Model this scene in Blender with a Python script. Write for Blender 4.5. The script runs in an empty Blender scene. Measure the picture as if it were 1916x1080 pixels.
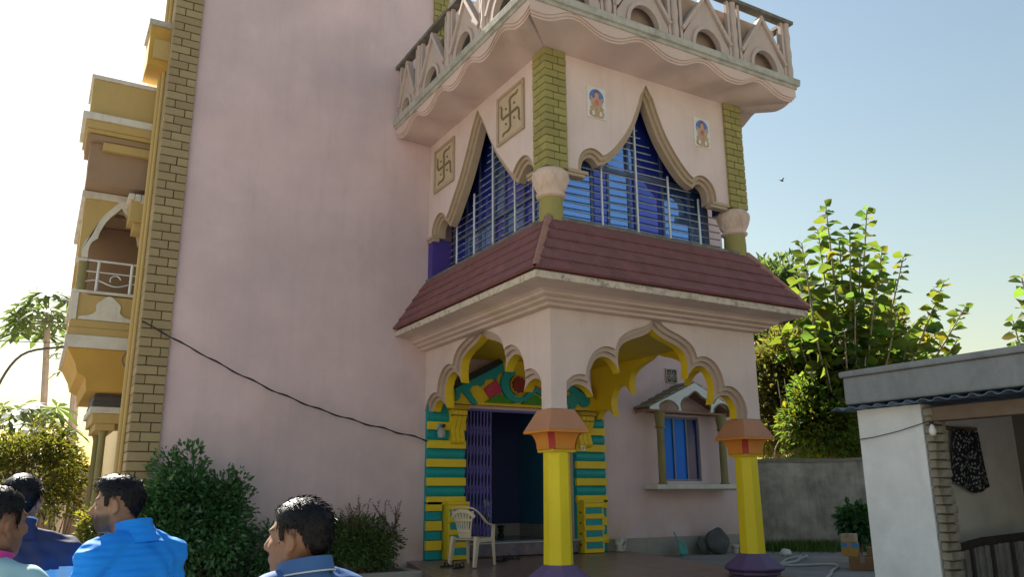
import bpy, bmesh, math, random
import numpy as np
from mathutils import Vector, Matrix, Quaternion
random.seed(7); rng = np.random.default_rng(11)
scene = bpy.context.scene
C = scene.collection
# ------------------------------------------------------------------ camera
cam_d = bpy.data.cameras.new('camera'); cam = bpy.data.objects.new('camera', cam_d); C.objects.link(cam)
CAM = Vector((-5.1863, -7.9717, 0.985)); YAW, PITCH, ROLL = 0.52874, 0.24815, -0.00558
cam_d.sensor_width = 36.0; cam_d.lens = 1504.69/1916*36; cam_d.clip_start = 0.05; cam_d.clip_end = 3000
fw = Vector((math.sin(YAW)*math.cos(PITCH), math.cos(YAW)*math.cos(PITCH), math.sin(PITCH)))
rt = Vector((math.cos(YAW), -math.sin(YAW), 0)); up = rt.cross(fw)
r2 = rt*math.cos(ROLL)+up*math.sin(ROLL); u2 = up*math.cos(ROLL)-rt*math.sin(ROLL)
M3 = Matrix((r2, u2, -fw)).transposed()
cam.matrix_world = Matrix.Translation(CAM) @ M3.to_4x4()
scene.camera = cam
# ------------------------------------------------------------------ light
SUN_AZ, SUN_EL = math.radians(-8), math.radians(41)     # azimuth from +Y towards +X
world = bpy.data.worlds.new('World'); scene.world = world; world.use_nodes = True
wn = world.node_tree.nodes; wl = world.node_tree.links
sky = wn.new('ShaderNodeTexSky'); sky.sky_type = 'NISHITA'; sky.sun_disc = False
sky.sun_elevation = SUN_EL; sky.sun_rotation = SUN_AZ
sky.air_density = 1.9; sky.dust_density = 1.0; sky.ozone_density = 0.0; sky.altitude = 0
wl.new(sky.outputs[0], wn['Background'].inputs[0]); wn['Background'].inputs[1].default_value = 0.05
sun_d = bpy.data.lights.new('sun', 'SUN'); sun_d.energy = 5.0; sun_d.angle = math.radians(0.6); sun_d.color = (1.0, 0.93, 0.82)
sun = bpy.data.objects.new('sun', sun_d); C.objects.link(sun)
sdir = Vector((math.sin(SUN_AZ)*math.cos(SUN_EL), math.cos(SUN_AZ)*math.cos(SUN_EL), math.sin(SUN_EL)))
sun.rotation_euler = sdir.to_track_quat('Z', 'Y').to_euler(); sun.location = sdir*60
vs = scene.view_settings; vs.view_transform = 'Standard'; vs.look = 'None'; vs.gamma = 1; vs.exposure = 1.5; vs.use_curve_mapping = False
# ------------------------------------------------------------------ materials
MATS = {}
def mat(name, col, rough=0.8, var=0.12, scale=2.5, bump=0.15, bscale=70, col2=None, mixscale=1.2, mixpow=(0.45, 0.7),
        metal=0.0, spec=0.5, streak=0.0, streakcol=(0.08, 0.07, 0.05), trans=0.0, transcol=None, coat=0.0, sub=0.0, bdist=0.01, objvar=0.0, splash=None):
    if name in MATS: return MATS[name]
    m = bpy.data.materials.new(name); m.use_nodes = True; nt = m.node_tree; N = nt.nodes; L = nt.links
    b = N['Principled BSDF']; out = N['Material Output']
    tc = N.new('ShaderNodeTexCoord')
    nz = N.new('ShaderNodeTexNoise'); nz.inputs['Scale'].default_value = scale; nz.inputs['Detail'].default_value = 7; nz.inputs['Roughness'].default_value = .6
    L.new(tc.outputs['Object'], nz.inputs['Vector'])
    mr = N.new('ShaderNodeMapRange'); mr.inputs[1].default_value = .25; mr.inputs[2].default_value = .75
    mr.inputs[3].default_value = 1-var; mr.inputs[4].default_value = 1+var; L.new(nz.outputs['Fac'], mr.inputs[0])
    base = N.new('ShaderNodeRGB'); base.outputs[0].default_value = (*col, 1); cur = base.outputs[0]
    if col2:
        n2 = N.new('ShaderNodeTexNoise'); n2.inputs['Scale'].default_value = mixscale; n2.inputs['Detail'].default_value = 8; n2.inputs['Roughness'].default_value = .65
        L.new(tc.outputs['Object'], n2.inputs['Vector'])
        r_ = N.new('ShaderNodeMapRange'); r_.inputs[1].default_value = mixpow[0]; r_.inputs[2].default_value = mixpow[1]; L.new(n2.outputs['Fac'], r_.inputs[0])
        mx = N.new('ShaderNodeMix'); mx.data_type = 'RGBA'; L.new(r_.outputs[0], mx.inputs[0]); L.new(cur, mx.inputs[6]); mx.inputs[7].default_value = (*col2, 1); cur = mx.outputs[2]
    if streak > 0:
        mp = N.new('ShaderNodeMapping'); mp.inputs['Scale'].default_value = (3.2, 3.2, .28); L.new(tc.outputs['Object'], mp.inputs[0])
        n3 = N.new('ShaderNodeTexNoise'); n3.inputs['Scale'].default_value = 2.0; n3.inputs['Detail'].default_value = 9; n3.inputs['Roughness'].default_value = .7
        L.new(mp.outputs[0], n3.inputs['Vector'])
        r3 = N.new('ShaderNodeMapRange'); r3.inputs[1].default_value = .5; r3.inputs[2].default_value = .8; r3.inputs[4].default_value = streak; L.new(n3.outputs['Fac'], r3.inputs[0])
        mx = N.new('ShaderNodeMix'); mx.data_type = 'RGBA'; L.new(r3.outputs[0], mx.inputs[0]); L.new(cur, mx.inputs[6]); mx.inputs[7].default_value = (*streakcol, 1); cur = mx.outputs[2]
    if splash:          # mud splashed up from the ground, ragged upper edge
        sp = N.new('ShaderNodeSeparateXYZ'); L.new(tc.outputs['Object'], sp.inputs[0])
        ns = N.new('ShaderNodeTexNoise'); ns.inputs['Scale'].default_value = 1.6; ns.inputs['Detail'].default_value = 8; L.new(tc.outputs['Object'], ns.inputs['Vector'])
        h1 = N.new('ShaderNodeMapRange'); h1.inputs[1].default_value = .95; h1.inputs[2].default_value = .1; L.new(sp.outputs[2], h1.inputs[0])
        h2 = N.new('ShaderNodeMapRange'); h2.inputs[1].default_value = .35; h2.inputs[2].default_value = .65; h2.inputs[4].default_value = .75; L.new(ns.outputs['Fac'], h2.inputs[0])
        hm = N.new('ShaderNodeMath'); hm.operation = 'MULTIPLY'; L.new(h1.outputs[0], hm.inputs[0]); L.new(h2.outputs[0], hm.inputs[1])
        mx = N.new('ShaderNodeMix'); mx.data_type = 'RGBA'; L.new(hm.outputs[0], mx.inputs[0]); L.new(cur, mx.inputs[6]); mx.inputs[7].default_value = (*splash, 1); cur = mx.outputs[2]
    sc_ = mr.outputs[0]
    if objvar:
        oi = N.new('ShaderNodeObjectInfo'); om = N.new('ShaderNodeMapRange'); om.inputs[3].default_value = 1-objvar; om.inputs[4].default_value = 1+objvar; L.new(oi.outputs['Random'], om.inputs[0])
        mm = N.new('ShaderNodeMath'); mm.operation = 'MULTIPLY'; L.new(sc_, mm.inputs[0]); L.new(om.outputs[0], mm.inputs[1]); sc_ = mm.outputs[0]
    vm = N.new('ShaderNodeVectorMath'); vm.operation = 'SCALE'; L.new(cur, vm.inputs[0]); L.new(sc_, vm.inputs['Scale'])
    L.new(vm.outputs[0], b.inputs['Base Color'])
    b.inputs['Roughness'].default_value = rough; b.inputs['Metallic'].default_value = metal; b.inputs['Specular IOR Level'].default_value = spec
    b.inputs['Coat Weight'].default_value = coat
    if sub: b.inputs['Subsurface Weight'].default_value = sub; b.inputs['Subsurface Scale'].default_value = 0.01
    if bump > 0:
        nb = N.new('ShaderNodeTexNoise'); nb.inputs['Scale'].default_value = bscale; nb.inputs['Detail'].default_value = 4; L.new(tc.outputs['Object'], nb.inputs['Vector'])
        bp = N.new('ShaderNodeBump'); bp.inputs['Strength'].default_value = bump; bp.inputs['Distance'].default_value = bdist
        L.new(nb.outputs['Fac'], bp.inputs['Height']); L.new(bp.outputs[0], b.inputs['Normal'])
    if trans > 0:
        t = N.new('ShaderNodeBsdfTranslucent'); t.inputs[0].default_value = (*(transcol or col), 1)
        if transcol is None: L.new(vm.outputs[0], t.inputs[0])
        ms = N.new('ShaderNodeMixShader'); ms.inputs[0].default_value = trans
        L.new(b.outputs[0], ms.inputs[1]); L.new(t.outputs[0], ms.inputs[2]); L.new(ms.outputs[0], out.inputs[0])
    MATS[name] = m
    return m
def leafmat(name, cols, trans=0.45, rough=0.5, spec=0.4):
    """leaf colours picked per connected leaf (random per island)"""
    m = bpy.data.materials.new(name); m.use_nodes = True; nt = m.node_tree; N = nt.nodes; L = nt.links
    b = N['Principled BSDF']; out = N['Material Output']
    g = N.new('ShaderNodeNewGeometry'); oi = N.new('ShaderNodeObjectInfo')
    ad = N.new('ShaderNodeMath'); ad.operation = 'ADD'; L.new(g.outputs['Random Per Island'], ad.inputs[0]); L.new(oi.outputs['Random'], ad.inputs[1])
    fr = N.new('ShaderNodeMath'); fr.operation = 'FRACT'; L.new(ad.outputs[0], fr.inputs[0])
    cr = N.new('ShaderNodeValToRGB'); L.new(fr.outputs[0], cr.inputs[0]); el = cr.color_ramp.elements
    n = len(cols)
    for i, c in enumerate(cols):
        e = el[i] if i < 2 else el.new(i/(n-1)); e.position = i/(n-1); e.color = (*c, 1)
    tc = N.new('ShaderNodeTexCoord'); nz = N.new('ShaderNodeTexNoise'); nz.inputs['Scale'].default_value = 1.3; nz.inputs['Detail'].default_value = 3
    L.new(tc.outputs['Object'], nz.inputs[0]); mr = N.new('ShaderNodeMapRange'); mr.inputs[1].default_value = .3; mr.inputs[2].default_value = .7; mr.inputs[3].default_value = .65; mr.inputs[4].default_value = 1.3
    L.new(nz.outputs['Fac'], mr.inputs[0]); vm = N.new('ShaderNodeVectorMath'); vm.operation = 'SCALE'; L.new(cr.outputs[0], vm.inputs[0]); L.new(mr.outputs[0], vm.inputs['Scale'])
    L.new(vm.outputs[0], b.inputs['Base Color']); b.inputs['Roughness'].default_value = rough; b.inputs['Specular IOR Level'].default_value = spec
    t = N.new('ShaderNodeBsdfTranslucent'); v2 = N.new('ShaderNodeVectorMath'); v2.operation = 'MULTIPLY'; v2.inputs[1].default_value = (1.6, 1.5, .7); L.new(vm.outputs[0], v2.inputs[0]); L.new(v2.outputs[0], t.inputs[0])
    ms = N.new('ShaderNodeMixShader'); ms.inputs[0].default_value = trans; L.new(b.outputs[0], ms.inputs[1]); L.new(t.outputs[0], ms.inputs[2]); L.new(ms.outputs[0], out.inputs[0])
    MATS[name] = m
    return m
pink = mat('pink_plaster', (.63, .485, .505), .85, .11, .9, .3, 45, col2=(.53, .425, .455), mixscale=.55, mixpow=(.4, .65), streak=.20, streakcol=(.30, .24, .22), splash=(.52, .33, .19))
pinkT = mat('pink_plaster_tower', (.66, .535, .505), .85, .08, 1.3, .25, 45, col2=(.59, .47, .43), mixscale=.8, mixpow=(.42, .7), streak=.2, streakcol=(.26, .2, .15), splash=None)
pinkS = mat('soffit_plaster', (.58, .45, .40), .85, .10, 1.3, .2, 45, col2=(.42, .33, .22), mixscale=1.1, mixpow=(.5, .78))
mould = mat('moulding_paint', (.47, .36, .30), .8, .12, 3, .2, 60, col2=(.36, .27, .2), mixscale=3)
tan_r = mat('tan_reveal', (.43, .33, .235), .8, .14, 4, .2, 60, col2=(.30, .235, .165), mixscale=4)
olive = mat('olive_brick', (.31, .245, .135), .85, .13, 5, .35, 60, col2=(.265, .21, .12), mixscale=4, objvar=.13)
oliveT = mat('olive_brick_tower', (.30, .265, .085), .85, .13, 5, .35, 60, col2=(.23, .21, .08), mixscale=5, objvar=.13)
mortar = mat('mortar', (.11, .085, .045), .95, .2, 8, .3, 80)
yellow = mat('yellow_paint', (.72, .52, .015), .55, .10, 4, .12, 50, col2=(.62, .43, .015), mixscale=2, streak=.12, streakcol=(.4, .28, .03))
yellowC = mat('yellow_column_paint', (.84, .66, .008), .5, .08, 3, .15, 40, col2=(.70, .53, .01), mixscale=1.5, streak=.35, streakcol=(.48, .36, .04))
teal = mat('teal_paint', (.0, .27, .29), .5, .12, 4, .12, 50)
wyel = mat('west_yellow_paint', (.45, .33, .13), .8, .1, 2, .2, 50, col2=(.37, .27, .11), mixscale=2, streak=.2, streakcol=(.25, .18, .09))
wor = mat('west_orange_soffit', (.46, .28, .06), .85, .12, 2, .2, 50)
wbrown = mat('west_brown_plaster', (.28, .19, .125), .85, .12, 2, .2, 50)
wwhite = mat('weathered_white', (.62, .60, .55), .85, .12, 3, .25, 50, col2=(.40, .38, .34), mixscale=3, streak=.35, streakcol=(.14, .13, .11))
ledge_m = mat('weathered_ledge', (.46, .45, .40), .9, .18, 5, .35, 40, col2=(.25, .25, .21), mixscale=5, mixpow=(.42, .66), streak=.35, streakcol=(.10, .10, .08))
rail_m = mat('balustrade_paint', (.50, .40, .36), .85, .14, 5, .3, 50, col2=(.36, .32, .28), mixscale=5, streak=.25, streakcol=(.16, .14, .11))
cope_m = mat('dark_coping', (.13, .12, .10), .95, .3, 8, .4, 50, col2=(.22, .2, .17), mixscale=6)
tile_m = mat('red_roof_tile', (.215, .085, .085), .7, .2, 5, .3, 80, col2=(.17, .075, .065), mixscale=4, streak=.2, streakcol=(.10, .06, .05))
cap_m = mat('hip_tile', (.33, .17, .13), .8, .18, 6, .3, 60)
eave_m = mat('eave_edge', (.55, .47, .38), .9, .18, 9, .3, 60, col2=(.16, .13, .10), mixscale=14, mixpow=(.5, .72))
orange = mat('orange_paint', (.70, .24, .03), .55, .1, 5, .15, 50, col2=(.62, .28, .03), mixscale=6)
redp = mat('red_paint', (.42, .035, .03), .55, .1, 5, .15, 50)
salmon = mat('salmon_paint', (.47, .22, .12), .7, .09, 3, .15, 50)
purple = mat('purple_paint', (.13, .085, .19), .6, .1, 3, .15, 50)
cream = mat('capital_cream', (.62, .48, .40), .85, .1, 4, .25, 50, col2=(.5, .38, .31), mixscale=5)
navy = mat('navy_paint', (.045, .035, .17), .6, .1, 3, .1, 50)
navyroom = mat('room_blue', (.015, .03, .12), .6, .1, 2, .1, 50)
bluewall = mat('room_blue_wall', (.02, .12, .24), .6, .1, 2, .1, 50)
gate_m = mat('violet_gate_paint', (.13, .11, .42), .4, .12, 8, .1, 80)
steel = mat('grille_steel', (.42, .45, .47), .35, .12, 10, .1, 90, metal=.75)
steelw = mat('grille_post', (.62, .64, .66), .35, .1, 10, .1, 90, metal=.4)
alu = mat('window_frame_blue', (.10, .13, .22), .35, .1, 5, 0, 60, metal=.3)
white_p = mat('white_paint', (.75, .75, .73), .7, .08, 4, .15, 50)
floor_m = mat('porch_floor_tile', (.24, .15, .115), .28, .14, 2, .05, 40, col2=(.19, .12, .095), mixscale=.8)
granite = mat('step_granite', (.10, .09, .12), .35, .3, 10, .08, 60, col2=(.2, .15, .16), mixscale=3)
plinth_m = mat('plinth_cement', (.30, .28, .25), .9, .15, 3, .3, 50, streak=.25)
concrete = mat('yard_concrete', (.26, .25, .24), .85, .16, 1.6, .3, 50, col2=(.19, .185, .18), mixscale=1.0)
soil = mat('soil', (.33, .295, .25), .95, .25, 2.2, .6, 22, col2=(.26, .23, .19), mixscale=1.4, bdist=.03)
grey_wall = mat('old_cement_wall', (.38, .36, .32), .95, .2, 2.5, .4, 30, col2=(.22, .21, .185), mixscale=1.7, mixpow=(.4, .62), streak=.6, streakcol=(.06, .06, .055))
brown_wall = mat('old_brown_wall', (.24, .17, .115), .95, .2, 1.5, .4, 30, col2=(.16, .115, .08), mixscale=1.2, streak=.3)
shed_white = mat('shed_whitewash', (.78, .79, .80), .9, .10, 2.2, .3, 40, col2=(.66, .67, .68), mixscale=1.5, streak=.22, streakcol=(.42, .40, .37))
shed_con = mat('shed_concrete', (.27, .29, .305), .95, .22, 3, .4, 40, col2=(.165, .175, .185), mixscale=3, streak=.4, streakcol=(.11, .11, .11))
shed_in = mat('shed_inside', (.19, .17, .155), .95, .2, 2, .3, 40)
bark = mat('bark', (.22, .18, .13), .95, .25, 6, .5, 30)
bark2 = mat('pale_bark', (.36, .31, .24), .95, .25, 6, .4, 30)
black = mat('black_rubber', (.015, .015, .017), .6, .2, 20, .1, 60)
def glassmat(name, col, rough=.03, metal=.55):
    m = mat(name, col, rough, .05, 1.5, 0, 10, metal=metal, spec=.9, coat=.6); return m
glass_b = glassmat('blue_mirror_glass', (.14, .30, .66), .03, .8)
glass_d = glassmat('deep_blue_glass', (.03, .06, .42), .05, .45)
glass_w = mat('window_blue_pane', (.004, .16, .72), .4, .05, 1.5, 0, 10, spec=.2)
# ------------------------------------------------------------------ helpers
class MB:
    def __init__(s): s.v = []; s.f = []; s.m = []
    def add(s, vs_, fs_, mi=0):
        o = len(s.v); s.v += [tuple(map(float, p)) for p in vs_]
        for i, f in enumerate(fs_): s.f.append(tuple(o+a for a in f)); s.m.append(mi[i] if isinstance(mi, (list, tuple)) else mi)
        return s
    def box(s, x0, x1, y0, y1, z0, z1, mi=0):
        v = [(x, y, z) for x in (x0, x1) for y in (y0, y1) for z in (z0, z1)]
        return s.add(v, [(0, 1, 3, 2), (4, 6, 7, 5), (0, 4, 5, 1), (2, 3, 7, 6), (0, 2, 6, 4), (1, 5, 7, 3)], mi)
    def prism(s, poly, axis, d0, d1, mi=0, smi=None, c0=True, c1=True):
        n = len(poly); P = (lambda u, z, d: (u, d, z)) if axis == 'Y' else ((lambda u, z, d: (d, u, z)) if axis == 'X' else (lambda u, z, d: (u, z, d)))
        v = [P(u, z, d0) for u, z in poly]+[P(u, z, d1) for u, z in poly]; f = []; m = []
        if c0: f.append(tuple(range(n))); m.append(mi)
        if c1: f.append(tuple(range(2*n-1, n-1, -1))); m.append(mi)
        for i in range(n):
            j = (i+1) % n; f.append((i, j, n+j, n+i)); m.append(mi if smi is None else (smi[i] if isinstance(smi, list) else smi))
        return s.add(v, f, m)
    def tube(s, path, r, n=8, mi=0, cap=True):
        path = [Vector(p) for p in path]; rs = r if isinstance(r, (list, tuple)) else [r]*len(path); v = []; f = []
        prev = None
        for i, p in enumerate(path):
            t = (path[min(i+1, len(path)-1)]-path[max(i-1, 0)]).normalized()
            a = Vector((0, 0, 1)) if abs(t.z) < .95 else Vector((1, 0, 0))
            if prev is None: x = t.cross(a).normalized()
            else: x = (prev-t*prev.dot(t)).normalized()
            prev = x; y = t.cross(x)
            v += [p+(x*math.cos(k*2*math.pi/n)+y*math.sin(k*2*math.pi/n))*rs[i] for k in range(n)]
        for i in range(len(path)-1):
            for k in range(n): f.append((i*n+k, i*n+(k+1) % n, (i+1)*n+(k+1) % n, (i+1)*n+k))
        if cap: f.append(tuple(range(n-1, -1, -1))); f.append(tuple(range((len(path)-1)*n, len(path)*n)))
        return s.add(v, f, mi)
    def lathe(s, prof, cx=0, cy=0, n=24, mi=0, rot=0, sx=1, sy=1, cap=True):
        v = []; f = []; m = []
        for r, z in prof: v += [(cx+sx*r*math.cos(rot+k*2*math.pi/n), cy+sy*r*math.sin(rot+k*2*math.pi/n), z) for k in range(n)]
        for i in range(len(prof)-1):
            for k in range(n): f.append((i*n+k, i*n+(k+1) % n, (i+1)*n+(k+1) % n, (i+1)*n+k)); m.append(mi[k] if isinstance(mi, list) else mi)
        if cap: f.append(tuple(range(n-1, -1, -1))); f.append(tuple(range((len(prof)-1)*n, len(prof)*n))); m += [0 if isinstance(mi, list) else mi]*2
        return s.add(v, f, m)
    def grid(s, pts, mi=0):
        h = len(pts); w = len(pts[0]); v = [p for row in pts for p in row]
        return s.add(v, [(i*w+j, i*w+j+1, (i+1)*w+j+1, (i+1)*w+j) for i in range(h-1) for j in range(w-1)], mi)
    def ell(s, c, r, R=None, n=12, k=8, mi=0):
        v = []; f = []
        for i in range(k+1):
            a = -math.pi/2+math.pi*i/k
            for j in range(n):
                b = 2*math.pi*j/n; p = Vector((r[0]*math.cos(a)*math.cos(b), r[1]*math.cos(a)*math.sin(b), r[2]*math.sin(a)))
                v.append((R @ p if R else p)+Vector(c))
        for i in range(k):
            for j in range(n): f.append((i*n+j, i*n+(j+1) % n, (i+1)*n+(j+1) % n, (i+1)*n+j))
        return s.add(v, f, mi)
    def xform(s, M): s.v = [tuple(M @ Vector(p)) for p in s.v]; return s
    def build(s, name, mats, parent=None, smooth=False, bev=0, ang=38, recalc=True):
        me = bpy.data.meshes.new(name); me.from_pydata(s.v, [], s.f)
        for m in (mats if isinstance(mats, (list, tuple)) else [mats]): me.materials.append(m)
        me.polygons.foreach_set('material_index', s.m)
        if recalc:
            bm = bmesh.new(); bm.from_mesh(me); bmesh.ops.recalc_face_normals(bm, faces=bm.faces)
            big = [f for f in bm.faces if len(f.verts) > 8]
            if big: bmesh.ops.triangulate(bm, faces=big, ngon_method='EAR_CLIP')
            bm.to_mesh(me); bm.free()
        if smooth:
            me.polygons.foreach_set('use_smooth', [True]*len(me.polygons)); me.set_sharp_from_angle(angle=math.radians(ang))
        me.update()
        return link(name, me, parent, bev)
LOCAL = set()
def link(name, me, parent=None, bev=0):
    o = bpy.data.objects.new(name, me); C.objects.link(o)
    if parent is not None:
        o.parent = parent
        if parent.parent is None and parent.name not in LOCAL: o.matrix_parent_inverse = Matrix.Translation(-parent.location)
    if bev:
        b = o.modifiers.new('bevel', 'BEVEL'); b.width = bev; b.segments = 2; b.limit_method = 'ANGLE'; b.angle_limit = math.radians(40)
    return o
def tag(o, label, cat, group=None, kind=None):
    o['label'] = label; o['category'] = cat
    if group: o['group'] = group
    if kind: o['kind'] = kind
    return o
def thing(name, label, cat, loc=(0, 0, 0), group=None, rz=0, local=False):
    o = bpy.data.objects.new(name, None); C.objects.link(o); o.location = loc; o.rotation_euler = (0, 0, rz); o.empty_display_size = .2
    if local: LOCAL.add(o.name)
    return tag(o, label, cat, group)
def copy_tree(o, parent=None):
    c = o.copy(); C.objects.link(c)
    if parent is not None: c.parent = parent
    for ch in list(o.children): copy_tree(ch, c)
    return c
def sub_empty(name, parent):
    o = bpy.data.objects.new(name, None); C.objects.link(o); o.parent = parent
    o.matrix_parent_inverse = Matrix.Translation(-parent.location); o.empty_display_size = .1
    return o
def lerp(a, b, t): return a+(b-a)*t
def catmull(pts, k=4):
    out = []; n = len(pts)
    for i in range(n-1):
        p0 = pts[max(i-1, 0)]; p1 = pts[i]; p2 = pts[i+1]; p3 = pts[min(i+2, n-1)]
        for j in range(k):
            t = j/k
            out.append(tuple(.5*(2*b+(c-a)*t+(2*a-5*b+4*c-d)*t*t+(3*b-a-3*c+d)*t**3) for a, b, c, d in zip(p0, p1, p2, p3)))
    out.append(tuple(pts[-1])); return out
def offset_poly(pts, d):
    """move an open 2-D polyline sideways (to its left) by d, mitre clamped"""
    out = []; n = len(pts)
    for i in range(n):
        a = Vector(pts[max(i-1, 0)]); b = Vector(pts[i]); c = Vector(pts[min(i+1, n-1)])
        t1 = (b-a) if i > 0 else (c-b); t2 = (c-b) if i < n-1 else (b-a)
        t1.normalize(); t2.normalize(); n1 = Vector((-t1.y, t1.x)); n2 = Vector((-t2.y, t2.x)); m = n1+n2
        if m.length < .25: m = (t2-t1).normalized()*1.2
        else:
            m.normalize(); m = m/max(.6, m.dot(n1))
        out.append((b.x+m.x*d, b.y+m.y*d))
    return out
def seg_x(a, b, c, d):
    x1, y1 = a; x2, y2 = b; x3, y3 = c; x4, y4 = d; den = (x1-x2)*(y3-y4)-(y1-y2)*(x3-x4)
    if abs(den) < 1e-12: return None
    t = ((x1-x3)*(y3-y4)-(y1-y3)*(x3-x4))/den; s = ((x1-x3)*(y1-y2)-(y1-y3)*(x1-x2))/den
    return (x1+t*(x2-x1), y1+t*(y2-y1)) if 0 <= t <= 1 and 0 <= s <= 1 else None
def offset_lobes(lobes, d):
    """offset every lobe on its own and trim neighbours where they cross"""
    L = [offset_poly(l, d) if d else list(l) for l in lobes]; i = 0
    while i < len(L)-1:
        A, B = L[i], L[i+1]; hit = None
        if d:
            for ia in range(len(A)-1, 0, -1):
                for ib in range(len(B)-1):
                    p = seg_x(A[ia-1], A[ia], B[ib], B[ib+1])
                    if p: hit = (ia, ib, p); break
                if hit: break
        if hit: L[i] = A[:hit[0]]+[hit[2]]; L[i+1] = B[hit[1]+1:]
        else: L[i+1] = B[1:]
        i += 1
    return [p for l in L for p in l]
def mirror_lobes(halves):
    """halves: lobes of the left side from the spring inwards, given with positive u; the last one ends at the apex"""
    left = [[(-u, z) for u, z in h] for h in halves]; right = [[(u, z) for u, z in reversed(h)] for h in reversed(halves)]
    return left[:-1]+[left[-1]+right[0][1:]]+right[1:]
# ------------------------------------------------------------------ setting: ground
GZ, YZ = -0.6, -0.13
W, D = 3.44, 3.63
def structure(o): o['kind'] = 'structure'; return o
m = MB(); R_ = 900
m.grid([[(x, y, GZ) for x in (-R_, -60, -20, 0, 20, 60, R_)] for y in (-R_, -60, -20, 0, 20, 60, R_)]); structure(m.build('ground', soil))
yard_poly = [(3.78, D-.02), (3.78, -.86), (1.6, -.86), (1.2, -7.5), (16, -7.5), (16, 5.2), (6.9, 5.2), (6.9, D-.02)]
m = MB(); m.prism(yard_poly, 'Z', GZ-.05, YZ); structure(m.build('concrete_yard', concrete))
plat = [(-.02, D-.03), (-.24, D-.03), (-.72, 1.34), (-1.05, -.85), (3.775, -.85), (3.775, D-.03)]
FS = .036
def floor_z(y): return -FS*(D-.03-y)
m = MB(); m.prism(plat, 'Z', GZ-.05, 0.0); m.v = [(x, y, z if z < -.3 else floor_z(y)) for x, y, z in m.v]; pf = structure(m.build('porch_floor', [floor_m]))
# porch floor tiles, slightly uneven, 0.6 m grid joints
tme = None
for i in range(8):
    for j in range(8):
        x0, y0 = -.9+i*.585, -.82+j*.555
        cx_, cy_ = x0+.29, y0+.275
        # keep tiles inside platform
        def inside(px, py):
            n = len(plat); c = False
            for k in range(n):
                (xa, ya), (xb, yb) = plat[k], plat[(k+1) % n]
                if (ya > py) != (yb > py) and px < (xb-xa)*(py-ya)/(yb-ya)+xa: c = not c
            return c
        if all(inside(px, py) for px, py in ((x0, y0), (x0+.58, y0), (x0+.58, y0+.55), (x0, y0+.55))):
            if tme is None:
                t_ = MB().box(-.2895, .2895, -.2745, .2745, -.008, .004); o = t_.build('floor_tile', floor_m, pf); tme = o.data
            else: o = link('floor_tile', tme, pf)
            o.location = (cx_, cy_, floor_z(cy_)+random.uniform(0, .001)); o.rotation_euler = (math.atan(FS), 0, 0)
# steps at the west side of the porch
for k, (zt_, off) in enumerate(((-.15, .30), (-.30, .58), (-.45, .86))):
    p0, p1, p2 = Vector((-.24, D-.6)), Vector((-.72, 1.34)), Vector((-1.05, -.85)); nrm = Vector((-1, .15))
    poly = [tuple(p0), tuple(p1), tuple(p2), tuple(p2+nrm*off), tuple(p1+nrm*off), tuple(p0+nrm*off)]
    poly = [(a-.003*(k+1), b) for a, b in poly]
    m = MB().prism(poly, 'Z', GZ-.02*(k+1), zt_); structure(m.build('porch_step', granite))
# ------------------------------------------------------------------ the house
house = thing('house', 'pink plastered house with a projecting porch tower, olive brick pilasters and scalloped balcony', 'house', (0, D, 0))
TOP = 9.75
def bbuild(m, name, mats, parent=house, **k): return m.build(name, mats, parent, **k)
# main wall, with openings for the front door and the window left open
XR = 6.66
m = MB()
for x0, x1, z0, z1 in ((-3.79, .05, GZ, TOP), (.05, .67, GZ, 2.5), (.67, 2.77, GZ, .2), (.05, 3.40, 2.30, TOP), (2.77, 3.40, GZ, 2.3), (3.40, 4.76, GZ, TOP), (4.76, 5.70, GZ, 1.16), (4.76, 5.70, 2.34, TOP), (5.70, XR, GZ, TOP)):
    if (x0, z1) == (.05, 2.5): z1 = 2.3
    m.box(x0, x1, D, D+.2, z0, z1)
bbuild(m, 'main_wall', pink)
m = MB().box(3.43, XR+.012, D-.025, D+.1, GZ, .19); bbuild(m, 'plinth', plinth_m, bev=.006)
m = MB().box(XR-.2, XR-.002, D+.2, 10.4, GZ, TOP-.01); bbuild(m, 'side_wall', pink)
m = MB().box(-4.0, XR-.01, 10.2, 10.41, GZ, TOP-.01); bbuild(m, 'rear_wall', pink)
m = MB().box(-3.99, XR-.02, D+.21, 10.19, TOP-.15, TOP-.02); bbuild(m, 'roof_slab', ledge_m)
# ---- west facade
m = MB(); 
for y0, y1, z0, z1 in ((D+.21, 5.4, GZ, TOP-.03), (5.4, 6.5, 2.1, TOP-.03), (6.5, 10.19, GZ, TOP-.03)): m.box(-4.0, -3.8, y0, y1, z0, z1)
bbuild(m, 'west_wall', wyel)
m = MB().box(-3.98, -3.9, 5.4, 6.5, GZ, 2.1); bbuild(m, 'west_door', mat('dark_wood', (.08, .05, .04), .6))
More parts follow.
